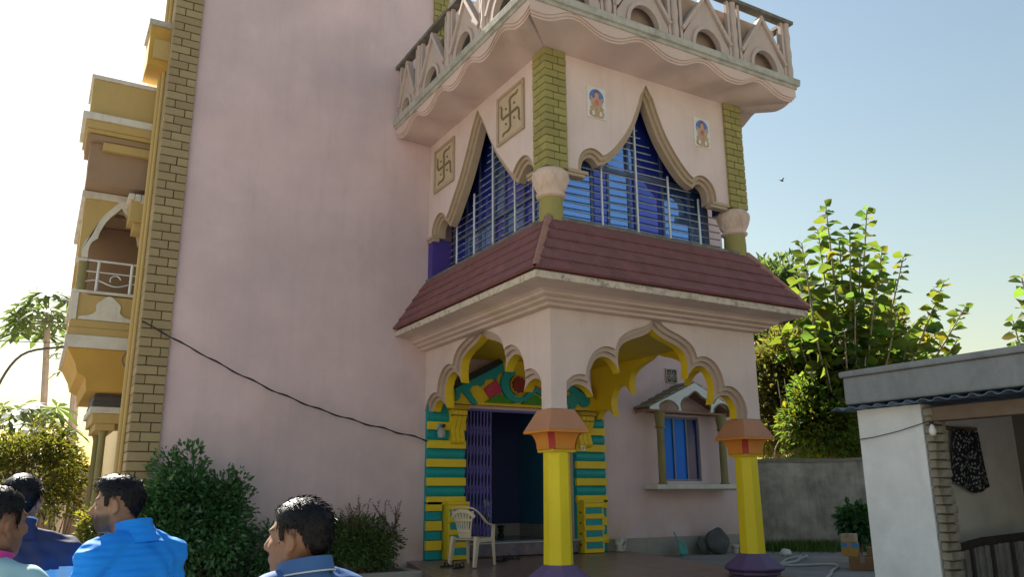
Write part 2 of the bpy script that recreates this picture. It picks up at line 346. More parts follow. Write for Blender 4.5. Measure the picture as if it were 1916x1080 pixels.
# ---- brick pilasters
def box_mesh(name, sx, sy, sz, m_):
    return MB().box(-sx/2, sx/2, -sy/2, sy/2, -sz/2, sz/2)
_bm = {}
def brick(parent, x0, x1, y0, y1, z0, z1, m_):
    key = (round(x1-x0, 3), round(y1-y0, 3), round(z1-z0, 3), m_.name)
    c = ((x0+x1)/2, (y0+y1)/2, (z0+z1)/2)
    if key not in _bm:
        sx, sy, sz = (x1-x0)/2, (y1-y0)/2, (z1-z0)/2; b = .006; v = []; f = []
        mb = MB(); mb.box(-sx, sx, -sy, sy, -sz, sz)
        o = mb.build('brick', m_, parent); _bm[key] = o.data
        bm = bmesh.new(); bm.from_mesh(o.data); bmesh.ops.bevel(bm, geom=bm.edges[:], offset=b, segments=1, affect='EDGES'); bm.to_mesh(o.data); bm.free()
    else: o = link('brick', _bm[key], parent)
    o.location = (c[0]+random.uniform(-.002, .002), c[1]+random.uniform(-.003, .003), c[2])
    o.rotation_euler = (0, random.uniform(-.004, .004), random.uniform(-.006, .006))
    return o
def pil_parent(name, x0, x1, y0, y1, z0, z1, m_=mortar): 
    return bbuild(MB().box(x0, x1, y0, y1, z0, z1), name, m_)
# tall pilaster at the corner of the main wall
pl = pil_parent('pilaster', -4.14, -3.80, D-.035, D+.30, GZ, TOP-.05)
z = GZ; k = 0; ch = .1245
while z < 9.5:
    j = [.135, .255][k % 2]+random.choice((-.02, -.01, 0, .01, .02))
    if k % 17 == 16: brick(pl, -4.165, -3.785, D-.062, D+.33, z+.006, z+ch-.007, olive)
    else:
        brick(pl, -4.165, -4.165+j-.005, D-.062, D+.33, z+.006, z+ch-.007, olive)
        brick(pl, -4.165+j+.005, -3.785, D-.062, D+.02, z+.006, z+ch-.007, olive)
    z += ch; k += 1
# pipes running down next to it
bbuild(MB().box(-4.19, -4.0, 3.97, 4.28, GZ, 9.4), 'corner_strip', wyel)
for x, y, r in ((-4.185, 3.99, .030), (-4.215, 4.14, .038)):
    bbuild(MB().tube([(x, y, GZ), (x, y, 3), (x, y, 6), (x, y, 9.4)], r, 10), 'drain_pipe', wyel, smooth=True)
# pilaster seen above the balcony
pl2 = pil_parent('pilaster', .03, .27, D-.035, D+.02, 7.05, TOP-.05); z = 7.06; k = 0
while z < 9.55:
    j = [.12, .18][k % 2]
    brick(pl2, .01, .01+j-.005, D-.062, D+.01, z+.006, z+ch-.007, oliveT); brick(pl2, .01+j+.005, .29, D-.062, D+.01, z+.006, z+ch-.007, oliveT)
    z += ch; k += 1
# ---- tower ground storey: three multifoil arches
half = [(1.41, 1.93), (1.425, 2.05), (1.38, 2.16), (1.30, 2.235), (1.21, 2.255), (1.11, 2.23), (1.03, 2.175), (.985, 2.12)]
l2 = [(.985, 2.12), (1.02, 2.24), (1.035, 2.37), (1.0, 2.49), (.93, 2.585), (.82, 2.63), (.71, 2.605), (.62, 2.53), (.565, 2.44)]
l3 = [(.565, 2.44), (.585, 2.57), (.575, 2.69), (.52, 2.80), (.37, 2.885), (.19, 2.945), (.06, 3.01), (0, 3.06)]
LOBES = mirror_lobes([catmull(half, 4), catmull(l2, 4), catmull(l3, 4)])
# profile runs left to right; wall side is on its left when walking +u
def arch_wall(name, axis, uc, us, dz, u0, u1, ztop, zbot, zL, zR, d, sgn, m_face, m_in):
    """stepped reveal: three layers, the innermost carries the yellow soffit"""
    base = [[(uc+u*us, z+dz) for u, z in l] for l in LOBES]
    layers = ((.115, 0, .045, m_face, mould), (.058, .045, .09, mould, mould), (0, .09, d, m_in, m_in))
    for off, a, b, mf, ms in layers:
        p = offset_lobes(base, off)
        # straighten ends down to their seats
        p = [(u, max(z, zL if i < len(p)/2 else zR)) for i, (u, z) in enumerate(p)]
        p[0] = (p[0][0], zL); p[-1] = (p[-1][0], zR)
        poly = [(u0, zL)]+p+[(u1, zR), (u1, ztop), (u0, ztop)]
        n = len(poly); sm = [1]*n; sm[0] = 0; sm[-4] = 0; sm[-3] = 0; sm[-2] = 0; sm[-1] = 0
        mb = MB()
        mb.prism(poly, axis, sgn[0]+sgn[1]*a, sgn[0]+sgn[1]*b, 0, sm, c0=True, c1=(off == 0))
        if off == 0:                          # outer box ends stay plaster, inside face is painted yellow
            mb.m[1] = 1; mb.m[0] = 2
            o = bbuild(mb, name, [m_face, m_in, mould], smooth=True)
        else: bbuild(mb, name+'_moulding', [mf, ms], smooth=True)
arch_wall('front_arch', 'Y', 1.66, 1.0, 0, .003, W-.003, 3.24, 1.94, 1.94, 1.94, .22, (0, 1), pinkT, yellow)
arch_wall('west_arch', 'X', 1.90, 1.14, .10, .003, D-.002, 3.24, 1.94, 1.94, 2.2, .22, (0, 1), pinkT, yellow)
arch_wall('east_arch', 'X', 1.90, 1.14, .10, .003, D-.002, 3.24, 1.94, 1.94, 2.2, .22, (W, -1), pinkT, yellow)
bbuild(MB().box(.2, W-.2, .2, D-.002, 3.10, 3.30), 'porch_ceiling', yellow)
bbuild(MB().box(.02, W-.02, .02, D-.003, 3.31, 4.26), 'tower_core', pinkT)
# ---- porch columns
for x, y, lab in ((.165, .165, 0), (W-.165, .165, 1)):
    co = sub_empty('porch_column', house)
    zf = floor_z(y)-.01
    m = MB().lathe([(.30, zf), (.30, zf+.035), (.355, zf+.05), (.355, zf+.085), (.41, zf+.115), (.415, zf+.135), (.185, .175)], x, y, 8, rot=math.pi/8)
    m.build('base', purple, co, bev=.004)
    m = MB().lathe([(.176, .17), (.170, .45), (.166, .8), (.163, 1.1), (.160, 1.45)], x, y, 8, rot=math.pi/8); m.build('shaft', yellowC, co, bev=.008)
    m = MB().lathe([(.162*1.414, 1.435), (.165*1.414, 1.468)], x, y, 4, rot=math.pi/4); m.build('neck', yellow, co, bev=.004)
    # flared bell: orange faces with red corner ribs
    pr = [(.190, 1.469), (.194, 1.53), (.206, 1.585), (.228, 1.635), (.246, 1.655)]
    q = []
    for s_, z in pr:
        ring = []; cw = .042
        for k in range(4):
            a = k*math.pi/2
            for (ux, uy) in ((s_, s_-cw*1.4), (s_-cw*1.4, s_)):
                ring.append((x+ux*math.cos(a)-uy*math.sin(a), y+ux*math.sin(a)+uy*math.cos(a), z))
        q.append(ring)
    mb = MB(); n = 8; v = [p for r_ in q for p in r_]; f = []; mi = []
    for i in range(len(q)-1):
        for k in range(n): f.append((i*n+k, i*n+(k+1) % n, (i+1)*n+(k+1) % n, (i+1)*n+k)); mi.append(1 if k % 2 == 0 else 0)
    f.append(tuple(range(n))); mi.append(0); f.append(tuple(range((len(q)-1)*n, len(q)*n))); mi.append(0)
    mb.add(v, f, mi); mb.build('bell', [orange, redp], co, smooth=True, ang=25)
    s4 = math.sqrt(2)
    m = MB().lathe([(.284*s4, 1.656), (.288*s4, 1.685)], x, y, 4, rot=math.pi/4); m.build('rim', orange, co, bev=.004)
    m = MB().lathe([(.284*s4, 1.686), (.162*s4, 1.938)], x, y, 4, rot=math.pi/4); m.build('capital', salmon, co, bev=.004)
# ---- sweep a profile (offset, z) round the three free sides of the tower
def sweepU(prof, closed_top=False, y_end=D-.003):
    mb = MB(); rows = []
    for o_, z in prof: rows.append([(-o_, y_end, z), (-o_, -o_, z), (W+o_, -o_, z), (W+o_, y_end, z)])
    mb.grid(rows); return mb
E0, ZE, ZR = .536, 3.46, 4.30
cor = catmull([(.50, 3.345), (.40, 3.335), (.30, 3.315), (.245, 3.285)], 4)
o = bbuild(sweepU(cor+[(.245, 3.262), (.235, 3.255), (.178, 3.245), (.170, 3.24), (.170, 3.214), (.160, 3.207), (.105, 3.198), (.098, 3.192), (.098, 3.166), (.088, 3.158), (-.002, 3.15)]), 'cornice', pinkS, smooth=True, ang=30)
o = bbuild(sweepU([(.50, 3.344), (.532, 3.350), (.536, 3.425), (.52, 3.44), (.3, 3.5)]), 'eave_board', eave_m)
# tiled skirt roof: courses of ribbed tiles on each side, hip caps on the corners
roof = bbuild(sweepU([(.0, ZR-.03), (E0-.02, ZE-.03)]), 'skirt_roof', tile_m)
NC = 5
def course(side, k):
    t0, t1 = k/NC, (k+1)/NC+.03; per = .052; mb = MB()
    o0, z0 = lerp(.0, E0+.012, t0), lerp(ZR, ZE-.003, t0); o1, z1 = lerp(.0, E0+.012, min(t1, 1.0)), lerp(ZR, ZE-.003, min(t1, 1.0))
    nx, nz = (ZR-ZE), E0; l = math.hypot(nx, nz); nx /= l; nz /= l
    L_ = (W if side == 0 else D)
    lo = -o1; hi = (L_+o1) if side == 0 else L_-.004
    n = int((hi-lo)/per*4); rows = [[], [], []]
    jit = random.uniform(0, per)
    for i in range(n+1):
        u = lo+(hi-lo)*i/n; ph = ((u+jit) % per)/per
        h = .018*abs(math.sin(math.pi*ph))**.7
        tn = int((u+jit)/(per*5)); h += ((tn*7919+k*104729) % 13)/13*.004
        for ri, (oo, zz, lift) in enumerate(((o0, z0, .0), (o1, z1, .022), (o1, z1, -.004))):
            uu = max(u, -oo); 
            if side == 0: uu = min(uu, L_+oo)
            H = (h if ri < 2 else 0)+lift; a = oo+nx*H; zc = zz+nz*H
            if side == 0: p = (uu, -a, zc)
            elif side == 1: p = (-a, uu, zc)
            else: p = (W+a, uu, zc)
            rows[ri].append(p)
    mb.grid(rows); return mb
for side in (0, 1, 2):
    for k in range(NC): course(side, k).build('tile_course', tile_m, roof, smooth=True, ang=60)
for sx in (0, 1):
    for k in range(6):
        t0, t1 = k/6, (k+1)/6+.02
        def P(t, du, h):
            o_ = E0*t; z = lerp(ZR, ZE, t)+h
            return ((-o_ if sx == 0 else W+o_), -o_, z)
        a = Vector(P(t0, 0, .03)); b = Vector(P(min(t1, 1.01), 0, .045)); mb = MB()
        s_ = -1 if sx == 0 else 1; wv = .075
        rows = []
        for p in (a, b):
            rows.append([p+Vector((-s_*wv*.9, 0, -.0)) + Vector((0, -.0, -.005)), p+Vector((-s_*wv*.3, -.02, .018)), p+Vector((s_*.02, -.02, .022)), p+Vector((s_*.02, wv*.3, .018)), p+Vector((0, wv*.9, -.005))])
        mb.grid(rows); lo_ = [[Vector(q)-Vector((0, 0, .03)) for q in rows[1]], rows[1]]; mb.grid(lo_)
        mb.build('hip_tile', cap_m, roof, smooth=True, ang=50)
bbuild(sweepU([(-.02, ZR+.035), (.03, ZR+.03), (.03, ZR-.01)]), 'roof_flashing', cope_m)
# ------------------------------------------------------------------ tower upper storey
ZS, ZT = 5.0, 6.70
def drape(uc, k, wide):
    """half profile of the curtain shaped opening, from the outer foot to the apex"""
    if wide: pts1 = [(1.47, 5.0), (1.475, 5.10), (1.42, 5.20), (1.32, 5.255), (1.21, 5.22), (1.12, 5.14), (1.06, 5.08)]; pts2 = [(1.06, 5.08), (.92, 5.18), (.75, 5.37), (.5, 5.66), (.26, 6.02), (.1, 6.30), (0, 6.44)]
    else: pts1 = [(1.10, 4.98), (1.11, 5.12), (1.07, 5.23), (.98, 5.29), (.90, 5.27), (.84, 5.20)]; pts2 = [(.84, 5.20), (.66, 5.29), (.44, 5.52), (.235, 5.82), (.10, 6.12), (0, 6.40)]
    return [[(uc+u, z) for u, z in l] for l in mirror_lobes([catmull(pts1, 4), catmull(pts2, 5)])]
PRL = {'front': drape(1.69, 1, False), 'west': drape(1.92, 1, True), 'east': drape(1.92, 1, True)}
PR = {k: offset_lobes(v, 0) for k, v in PRL.items()}
def drape_wall(name, key, axis, u0, u1, sgn):
    base = PRL[key]
    for off, a, b in ((.105, 0, .04), (.053, .04, .08), (0, .08, .2)):
        p = offset_lobes(base, off)
        p = [(u, max(z, ZS)) for u, z in p]; p[0] = (p[0][0], ZS); p[-1] = (p[-1][0], ZS)
        if off:     # drop duplicate feet
            q = [p[0]]
            for t in p[1:]:
                if (Vector(t)-Vector(q[-1])).length > 1e-4: q.append(t)
            p = q
        poly = [(u0, ZS)]+p+[(u1, ZS), (u1, ZT), (u0, ZT)]
        n = len(poly); sm = [1]*n; sm[0] = 0; sm[-1] = sm[-2] = sm[-3] = 0; sm[-4] = 0
        mb = MB().prism(poly, axis, sgn[0]+sgn[1]*a, sgn[0]+sgn[1]*b, 0, sm, True, off == 0)
        if off == 0: mb.m[1] = 2
        bbuild(mb, name if off == .105 else name+'_reveal', [pinkT if off == .105 else tan_r, tan_r, navy], smooth=True)
drape_wall('front_curtain_wall', 'front', 'Y', .003, W-.003, (0, 1))
drape_wall('west_curtain_wall', 'west', 'X', .003, D-.004, (0, 1))
drape_wall('east_curtain_wall', 'east', 'X', .003, D-.004, (W, -1))
# small stepped corbels at the feet of the curtain walls
for (x0, x1, y0, y1) in ((.30, .62, -.03, .1), (2.80, 3.14, -.03, .1)):
    m = MB().box(x0, x1, y0, y1, 4.985, 5.03).box(x0-.02, x1-.04, y0+.015, y1, 4.94, 4.984); bbuild(m, 'corbel', tan_r, bev=.005)
for y0, y1 in ((.27, .47), (3.40, 3.62)):
    m = MB().box(-.03, .1, y0, y1, 4.985, 5.03).box(-.012, .1, y0, y1, 4.94, 4.984); bbuild(m, 'corbel', tan_r, bev=.005)
# dark recess behind the opening
m = MB().box(.42, W-.42, .44, D-.01, 4.28, 6.68); bbuild(m, 'window_core', navy)
for x0, x1, y0, y1 in ((.36, .42, .37, .43), (W-.42, W-.36, .37, .43)): bbuild(MB().box(x0, x1, y0, y1, 4.29, 6.66), 'window_corner_post', alu)
bbuild(MB().box(.001, .35, 3.45, D-.012, 4.29, 4.99), 'window_jamb', mat('violet_jamb', (.06, .035, .24), .6))
# panes with frames
win = sub_empty('tower_window', house)
def pane(x0, x1, y0, y1, z0, z1, mt, ax):
    mb = MB()
    t = random.uniform(-.006, .006); t2 = random.uniform(-.004, .004)
    if ax == 'Y': mb.add([(x0, y0+t, z0), (x1, y0-t, z0), (x1, y0-t+t2, z1), (x0, y0+t+t2, z1), (x0, y0+.012, z0), (x1, y0+.012, z0), (x1, y0+.012, z1), (x0, y0+.012, z1)], [(0, 1, 2, 3), (7, 6, 5, 4), (0, 4, 5, 1), (1, 5, 6, 2), (2, 6, 7, 3), (3, 7, 4, 0)])
    else: mb.add([(x0+t, y0, z0), (x0-t, y1, z0), (x0-t+t2, y1, z1), (x0+t+t2, y0, z1), (x0+.012, y0, z0), (x0+.012, y1, z0), (x0+.012, y1, z1), (x0+.012, y0, z1)], [(0, 1, 2, 3), (7, 6, 5, 4), (0, 4, 5, 1), (1, 5, 6, 2), (2, 6, 7, 3), (3, 7, 4, 0)])
    return mb.build('pane', mt, win, recalc=True)
xs = [.43, .96, 1.24, 1.60, 1.72, 2.22, 2.72, 3.0]
for i in range(len(xs)-1):
    for z0, z1, kk in ((4.31, 5.30, 0), (5.36, 6.6, 1)):
        mt = [glass_b, glass_d, glass_b, glass_d, glass_d, glass_b, glass_b][i] if kk == 0 else [glass_b, glass_b, glass_b, glass_b, glass_d, glass_d, glass_d][i]
        pane(xs[i]+.018, xs[i+1]-.018, .395, .4, z0, z1, mt, 'Y')
for x in xs: MB().box(x-.018, x+.018, .372, .42, 4.29, 6.62).build('mullion', alu, win)
MB().box(.43, 3.0, .36, .42, 5.30, 5.36).build('transom', alu, win)
ys = [.45, .95, 1.2, 1.75, 2.05, 2.55, 3.0, 3.44]
for i in range(len(ys)-1):
    for z0, z1, kk in ((4.31, 4.95, 0), (5.0, 6.6, 1)):
        mt = [glass_b, glass_d, glass_b, glass_d, glass_b, glass_b, glass_d][i] if kk == 0 else [glass_b, glass_d, glass_d, glass_b, glass_d, glass_d, glass_d][i]
        pane(.395, .4, ys[i]+.018, ys[i+1]-.018, z0, z1, mt, 'X')
for y in ys: MB().box(.372, .42, y-.018, y+.018, 4.29, 6.62).build('mullion', alu, win)
MB().box(.36, .42, .45, 3.44, 4.95, 5.0).build('transom', alu, win)
# steel grille in the openings
def halfspan(prof_, z):
    """u range of the opening at height z"""
    us = []
    for (u0, z0), (u1, z1) in zip(prof_, prof_[1:]):
        if (z0-z)*(z1-z) <= 0 and abs(z1-z0) > 1e-6: us.append(u0+(u1-u0)*(z-z0)/(z1-z0))
    return us
for key, ax, dpos, lim in (('front', 'Y', .30, (.22, 3.22)), ('west', 'X', .30, (.30, 3.45))):
    g = sub_empty('window_grille', house); pf_ = PR[key]; uc = 1.69 if key == 'front' else 1.92
    z = 4.37; k = 0
    while z < 6.2:
        if z < ZS: a, b = lim
        else:
            us = sorted(halfspan(pf_, z)); lft = [u for u in us if u < uc]; rg = [u for u in us if u >= uc]
            a, b = max(lft[:1] or [uc])-.0, min(rg[-1:] or [uc]); 
            a = max(a-.02, lim[0]); b = min(b+random.choice((-.05, .0, -.1)), lim[1])
        if b-a > .08:
            P = (lambda u: (u, dpos, z)) if ax == 'Y' else (lambda u: (dpos, u, z))
            mb = MB().tube([P(a), P(b)], .0085, 6)
            for q in np.arange(a+.1, b, .42): 
                c = P(q); mb.ell(c, (.014, .014, .014), None, 6, 4)
            mb.build('bar', steel, g, smooth=True)
        z += .109; k += 1
    vp = (.40, 1.06, 1.67, 2.25, 2.82) if key == 'front' else (.40, .80, 1.30, 1.95, 2.55, 3.15)
    for u in vp:
        ztop = 4.30
        for zz in np.arange(4.4, 6.45, .02):
            us = sorted(halfspan(pf_, zz)) if zz > ZS else [0, 9]
            ok = len(us) >= 2 and any(us[i]-.03 < u < us[i+1]+.03 for i in range(0, len(us)-1, 2))
            if zz <= ZS or ok: ztop = zz
            else: break
        P = (lambda zz: (u, dpos-.012, zz)) if ax == 'Y' else (lambda zz: (dpos-.012, u, zz))
        MB().tube([P(4.29), P(ztop)], .017, 8).build('post', steelw, g, smooth=True)
# corner brick pilasters of the tower
def tower_pil(x0, x1, y0, y1, left):
    pp = pil_parent('pilaster', x0+.02, x1-.02, y0+.02, y1-.02, 4.98, 6.68); z = 4.99; k = 0; c = .1045
    while z < 6.66:
        f = [.21, .13][k % 2]; g = [.12, .19][k % 2]
        zz0, zz1 = z+.005, z+c-.006
        if left:
            brick(pp, x0, x0+f-.004, y0, y0+g-.004, zz0, zz1, oliveT); brick(pp, x0+f+.004, x1, y0, y0+.06, zz0, zz1, oliveT); brick(pp, x0, x0+.06, y0+g+.004, y1, zz0, zz1, oliveT)
        else:
            brick(pp, x1-f+.004, x1, y0, y0+g-.004, zz0, zz1, oliveT); brick(pp, x0, x1-f-.004, y0, y0+.06, zz0, zz1, oliveT); brick(pp, x1-.06, x1, y0+g+.004, y1, zz0, zz1, oliveT)
        z += c; k += 1
tower_pil(-.05, .29, -.05, .26, True); tower_pil(W-.29, W+.05, -.05, .26, False)
# turned capitals and olive stub shafts below them
for cx_, cy_ in ((.115, .11), (W-.115, .11)):
    co = sub_empty('upper_column', house)
    prf = catmull([(.15, 4.60), (.185, 4.62), (.19, 4.645), (.165, 4.665), (.20, 4.75), (.235, 4.86), (.228, 4.93), (.19, 4.98)], 4)
    cp = MB().lathe(prf, cx_, cy_, 28).build('capital', cream, co, smooth=True)
    def rad(z):
        for (r0, z0), (r1, z1) in zip(prf, prf[1:]):
            if z0 <= z <= z1: return r0+(r1-r0)*(z-z0)/max(1e-6, z1-z0)
        return .2
    for s_ in (-1, 1):
        for k in range(10):
            path = []
            for t in np.linspace(0, 1, 7):
                z = lerp(4.69, 4.95, t); a = k*2*math.pi/10+s_*(t-.5)*.63; r = rad(z)+.001
                path.append((cx_+r*math.cos(a), cy_+r*math.sin(a), z))
            MB().tube(path, .0055, 5).build('carved_rib', cream, co)
    MB().lathe([(.155, 4.28), (.158, 4.45), (.152, 4.60)], cx_, cy_, 16).build('shaft', oliveT, co, smooth=True)
# relief plaques on the west face: auspicious curved cross with four dots
for yc, zc in ((.90, 6.11), (3.03, 6.11)):
    pq = bbuild(MB().box(-.012, .02, yc-.36, yc+.36, zc-.375, zc+.375), 'relief_plaque', mat('plaque_tan', (.50, .40, .27), .85, .12, 4, .2, 50), bev=.004)
    for a, b, c_, d_ in ((yc-.37, yc+.37, zc+.33, zc+.375), (yc-.37, yc+.37, zc-.375, zc-.33), (yc-.37, yc-.325, zc-.33, zc+.33), (yc+.325, yc+.37, zc-.33, zc+.33)):
        MB().box(-.034, -.0122, a, b, c_, d_).build('plaque_frame', tan_r, pq, bev=.004)
    rel = MB()
    # seen from the west: +Y is to the viewer's left, so mirror the horizontal
    for k in range(4):
        a = k*math.pi/2; pts = []
        for u, v in ((0, 0), (.0, .12), (-.01, .2), (.03, .235), (.10, .24), (.17, .235), (.215, .27)):
            uu = u*math.cos(a)+v*math.sin(a); vv = -u*math.sin(a)+v*math.cos(a)
            pts.append((-.022, yc-uu, zc+vv))
        rel.tube(pts, [.016, .016, .016, .016, .015, .013, .008], 6)
    for su, sv in ((1, 1), (-1, 1), (1, -1), (-1, -1)): rel.ell((-.02, yc+su*.115, zc+sv*.115), (.016, .018, .018), None, 8, 6)
    rel.build('relief', mat('plaque_relief', (.20, .155, .09), .85, .1, 6, .2, 50), pq, smooth=True)
# picture tiles on the front face: a seated figure before a blue halo
tw = mat('tile_white', (.62, .62, .58), .3, .1, 12, 0, 50); tb = mat('tile_blue', (.10, .16, .45), .3, .15, 12, 0, 50); tf = mat('tile_flesh', (.50, .30, .20), .4, .25, 18, 0, 50); tg = mat('tile_gold', (.42, .30, .16), .4, .4, 25, 0, 50); tdk = mat('tile_dark', (.16, .10, .08), .4, .3, 20, 0, 50)
for xc in (.80, 2.70):
    zc = 6.07; pt = bbuild(MB().box(xc-.155, xc+.155, -.014, .02, zc-.23, zc+.23), 'picture_tile', [tw], bev=.003)
    def disc(name, u, v, ru, rv, mt, d, n=20):
        poly = [(xc+u+ru*math.cos(2*math.pi*i/n), zc+v+rv*math.sin(2*math.pi*i/n)) for i in range(n)]
        MB().prism(poly, 'Y', -.0142-d, -.0142, c1=False).build(name, mt, pt)
    disc('halo', 0, .075, .12, .125, tb, .0012)
    disc('head', 0, .105, .034, .042, tf, .0042); disc('crown', 0, .155, .03, .035, tdk, .0036); disc('hair', 0, .11, .047, .055, tdk, .003)
    disc('torso', 0, .015, .058, .075, tf, .0046); disc('garment', 0, -.005, .038, .05, mat('tile_red', (.45, .16, .14), .4, .3, 20, 0, 50), .0052)
    disc('arm', -.075, .005, .022, .062, tf, .004); disc('arm', .075, .005, .022, .062, tf, .004)
    disc('hand', -.095, .065, .017, .017, tg, .0048); disc('hand', .095, .065, .017, .017, tg, .0048)
    disc('lap', 0, -.085, .115, .045, tg, .0044); disc('lotus', 0, -.145, .125, .05, tf, .0036); disc('pedestal', 0, -.19, .12, .03, tg, .003)
    for q in range(6): disc('petal', -.1+q*.04, -.14-.012*abs(q-2.5), .02, .035, [tg, tw, tf][q % 3], .0054)
# ------------------------------------------------------------------ balcony slab with scalloped edge and balustrade
def wave(u, ph, per):
    t = ((u-ph)/per) % 1.0
    return 6.625+.155*((1+math.cos(2*math.pi*t))/2)**1.3
def strip(side):
    rows = []; prf = [(.0, None), (.3, None), (.56, 0), (.585, .0), (.585, .03), (.605, .03), (.605, .062), (.625, .062), (.625, 'top')]
    L_ = W if side == 0 else D
    n = 150
    for o_, dz in prf:
        lo = -max(o_, .0); hi = (L_+o_) if side == 0 else L_-.004; row = []
        for i in range(n+1):
            u = lo+(hi-lo)*i/n; ue = lerp(-.6, (L_+.6) if side == 0 else L_, i/n)
            w_ = wave(ue, .06, 1.09) if side == 0 else wave(ue, .1, .93)
            if o_ == 0: z = 6.66
            elif o_ == .3: z = lerp(6.66, w_, .45)+.01
            elif dz == 'top': z = 6.86
            else: z = w_+dz
            row.append((u, -o_, z) if side == 0 else ((-o_, u, z) if side == 1 else (W+o_, u, z)))
        rows.append(row)
    return MB().grid(rows)
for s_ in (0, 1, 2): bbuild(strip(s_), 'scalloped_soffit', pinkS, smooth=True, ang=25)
bbuild(sweepU([(.3, 6.84), (.645, 6.84), (.645, 6.885), (.68, 6.892), (.688, 6.985), (.675, 6.998), (.3, 7.0)]), 'balcony_ledge', ledge_m, bev=.004)
bbuild(MB().box(-.3, W+.3, -.3, D-.004, 6.93, 6.99), 'balcony_floor', ledge_m)
bal = sub_empty('balustrade', house)
def bay_parts(ax, u0, u1, d, sgn):
    P = (lambda u, z, dd: (u, d+sgn*dd, z)) if ax == 'Y' else (lambda u, z, dd: (d+sgn*dd, u, z))
    A = ax; uc = (u0+u1)/2; hw = (u1-u0)/2-.14; zb, za = 7.0, 7.86
    def bar(a, b, wdt, d0, d1, name, mt):
        a = Vector(a); b = Vector(b); t = (b-a).normalized(); n_ = Vector((-t.y, t.x))*wdt/2
        poly = [tuple(a+n_), tuple(a-n_), tuple(b-n_), tuple(b+n_)]
        x0, x1 = sorted((d+sgn*d0, d+sgn*d1)); MB().prism(poly, ax, x0, x1).build(name, mt, bal, bev=.004)
    # triangular panel with round-arched hole
    r = hw*.56; arc = [(uc+r*math.cos(a), zb+.02+r*1.15*math.sin(a)) for a in np.linspace(math.pi, 0, 17)]
    poly = [(uc-hw, zb)]+[(uc-r, zb)]+arc+[(uc+r, zb)]+[(uc+hw, zb), (uc+hw, zb+.12), (uc, za-.04), (uc-hw, zb+.12)]
    MB().prism(poly, ax, *sorted((d-.025, d+.025))).build('gable_panel', rail_m, bal)
    ring_o = [(uc+(r+.055)*math.cos(a), zb+.02+(r*1.15+.055)*math.sin(a)) for a in np.linspace(math.pi, 0, 17)]
    MB().prism([(uc-r-.055, zb)]+ring_o+[(uc+r+.055, zb), (uc+r+.001, zb)]+[(uc+(r+.001)*math.cos(a), zb+.02+(r*1.15+.001)*math.sin(a)) for a in np.linspace(0, math.pi, 17)]+[(uc-r-.001, zb)], ax, *sorted((d+sgn*.026, d+sgn*.06))).build('arch_ring', rail_m, bal)
    bar((uc-hw-.03, zb+.18), (uc+.02, za+.01), .055, -.04, .065, 'gable_bar', rail_m)
    bar((uc+hw+.03, zb+.18), (uc-.02, za+.012), .055, -.041, .066, 'gable_bar', rail_m)
    for q in (u0+.105, u1-.105): 
        MB().prism([(q-.024, zb), (q+.024, zb), (q+.024, 7.93), (q-.024, 7.93)], ax, d-.03, d+.03).build('slim_post', rail_m, bal, bev=.004)
    # low backing wall seen through the hole and over the gables
def twist_post(u, ax, d):
    x, y = (u, d) if ax == 'Y' else (d, u); mb = MB(); rows = []; n = 12; K = 34
    prf = []
    for i in range(K+1):
        z = 7.0+.93*i/K; prf.append((.052+.010*math.sin(i*math.pi*.9)**2, z))
    MB().lathe(prf, x, y, n).build('twisted_post', rail_m, bal, smooth=True, ang=60)
fx = [-.56, .585, 1.735, 2.87, 4.0]; wy = [3.60, 2.74, 1.66, .56, -.55]
for a, b in zip(fx, fx[1:]): bay_parts('Y', a, b, -.60, -1)
for a, b in zip(wy[1:], wy[:-1]): bay_parts('X', a, b, -.60, -1)
for a, b in zip(wy[1:], wy[:-1]): bay_parts('X', a, b, W+.60, 1)
for x in fx: twist_post(x, 'Y', -.60)
for y in wy[1:-1]: twist_post(y, 'X', -.60); twist_post(y, 'X', W+.60)
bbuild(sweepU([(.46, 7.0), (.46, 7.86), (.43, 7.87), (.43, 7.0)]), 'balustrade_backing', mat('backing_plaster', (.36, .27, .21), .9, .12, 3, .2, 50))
bbuild(sweepU([(.53, 7.935), (.67, 7.935), (.675, 7.985), (.64, 8.005), (.55, 8.0), (.53, 7.935)]), 'balustrade_coping', cope_m)
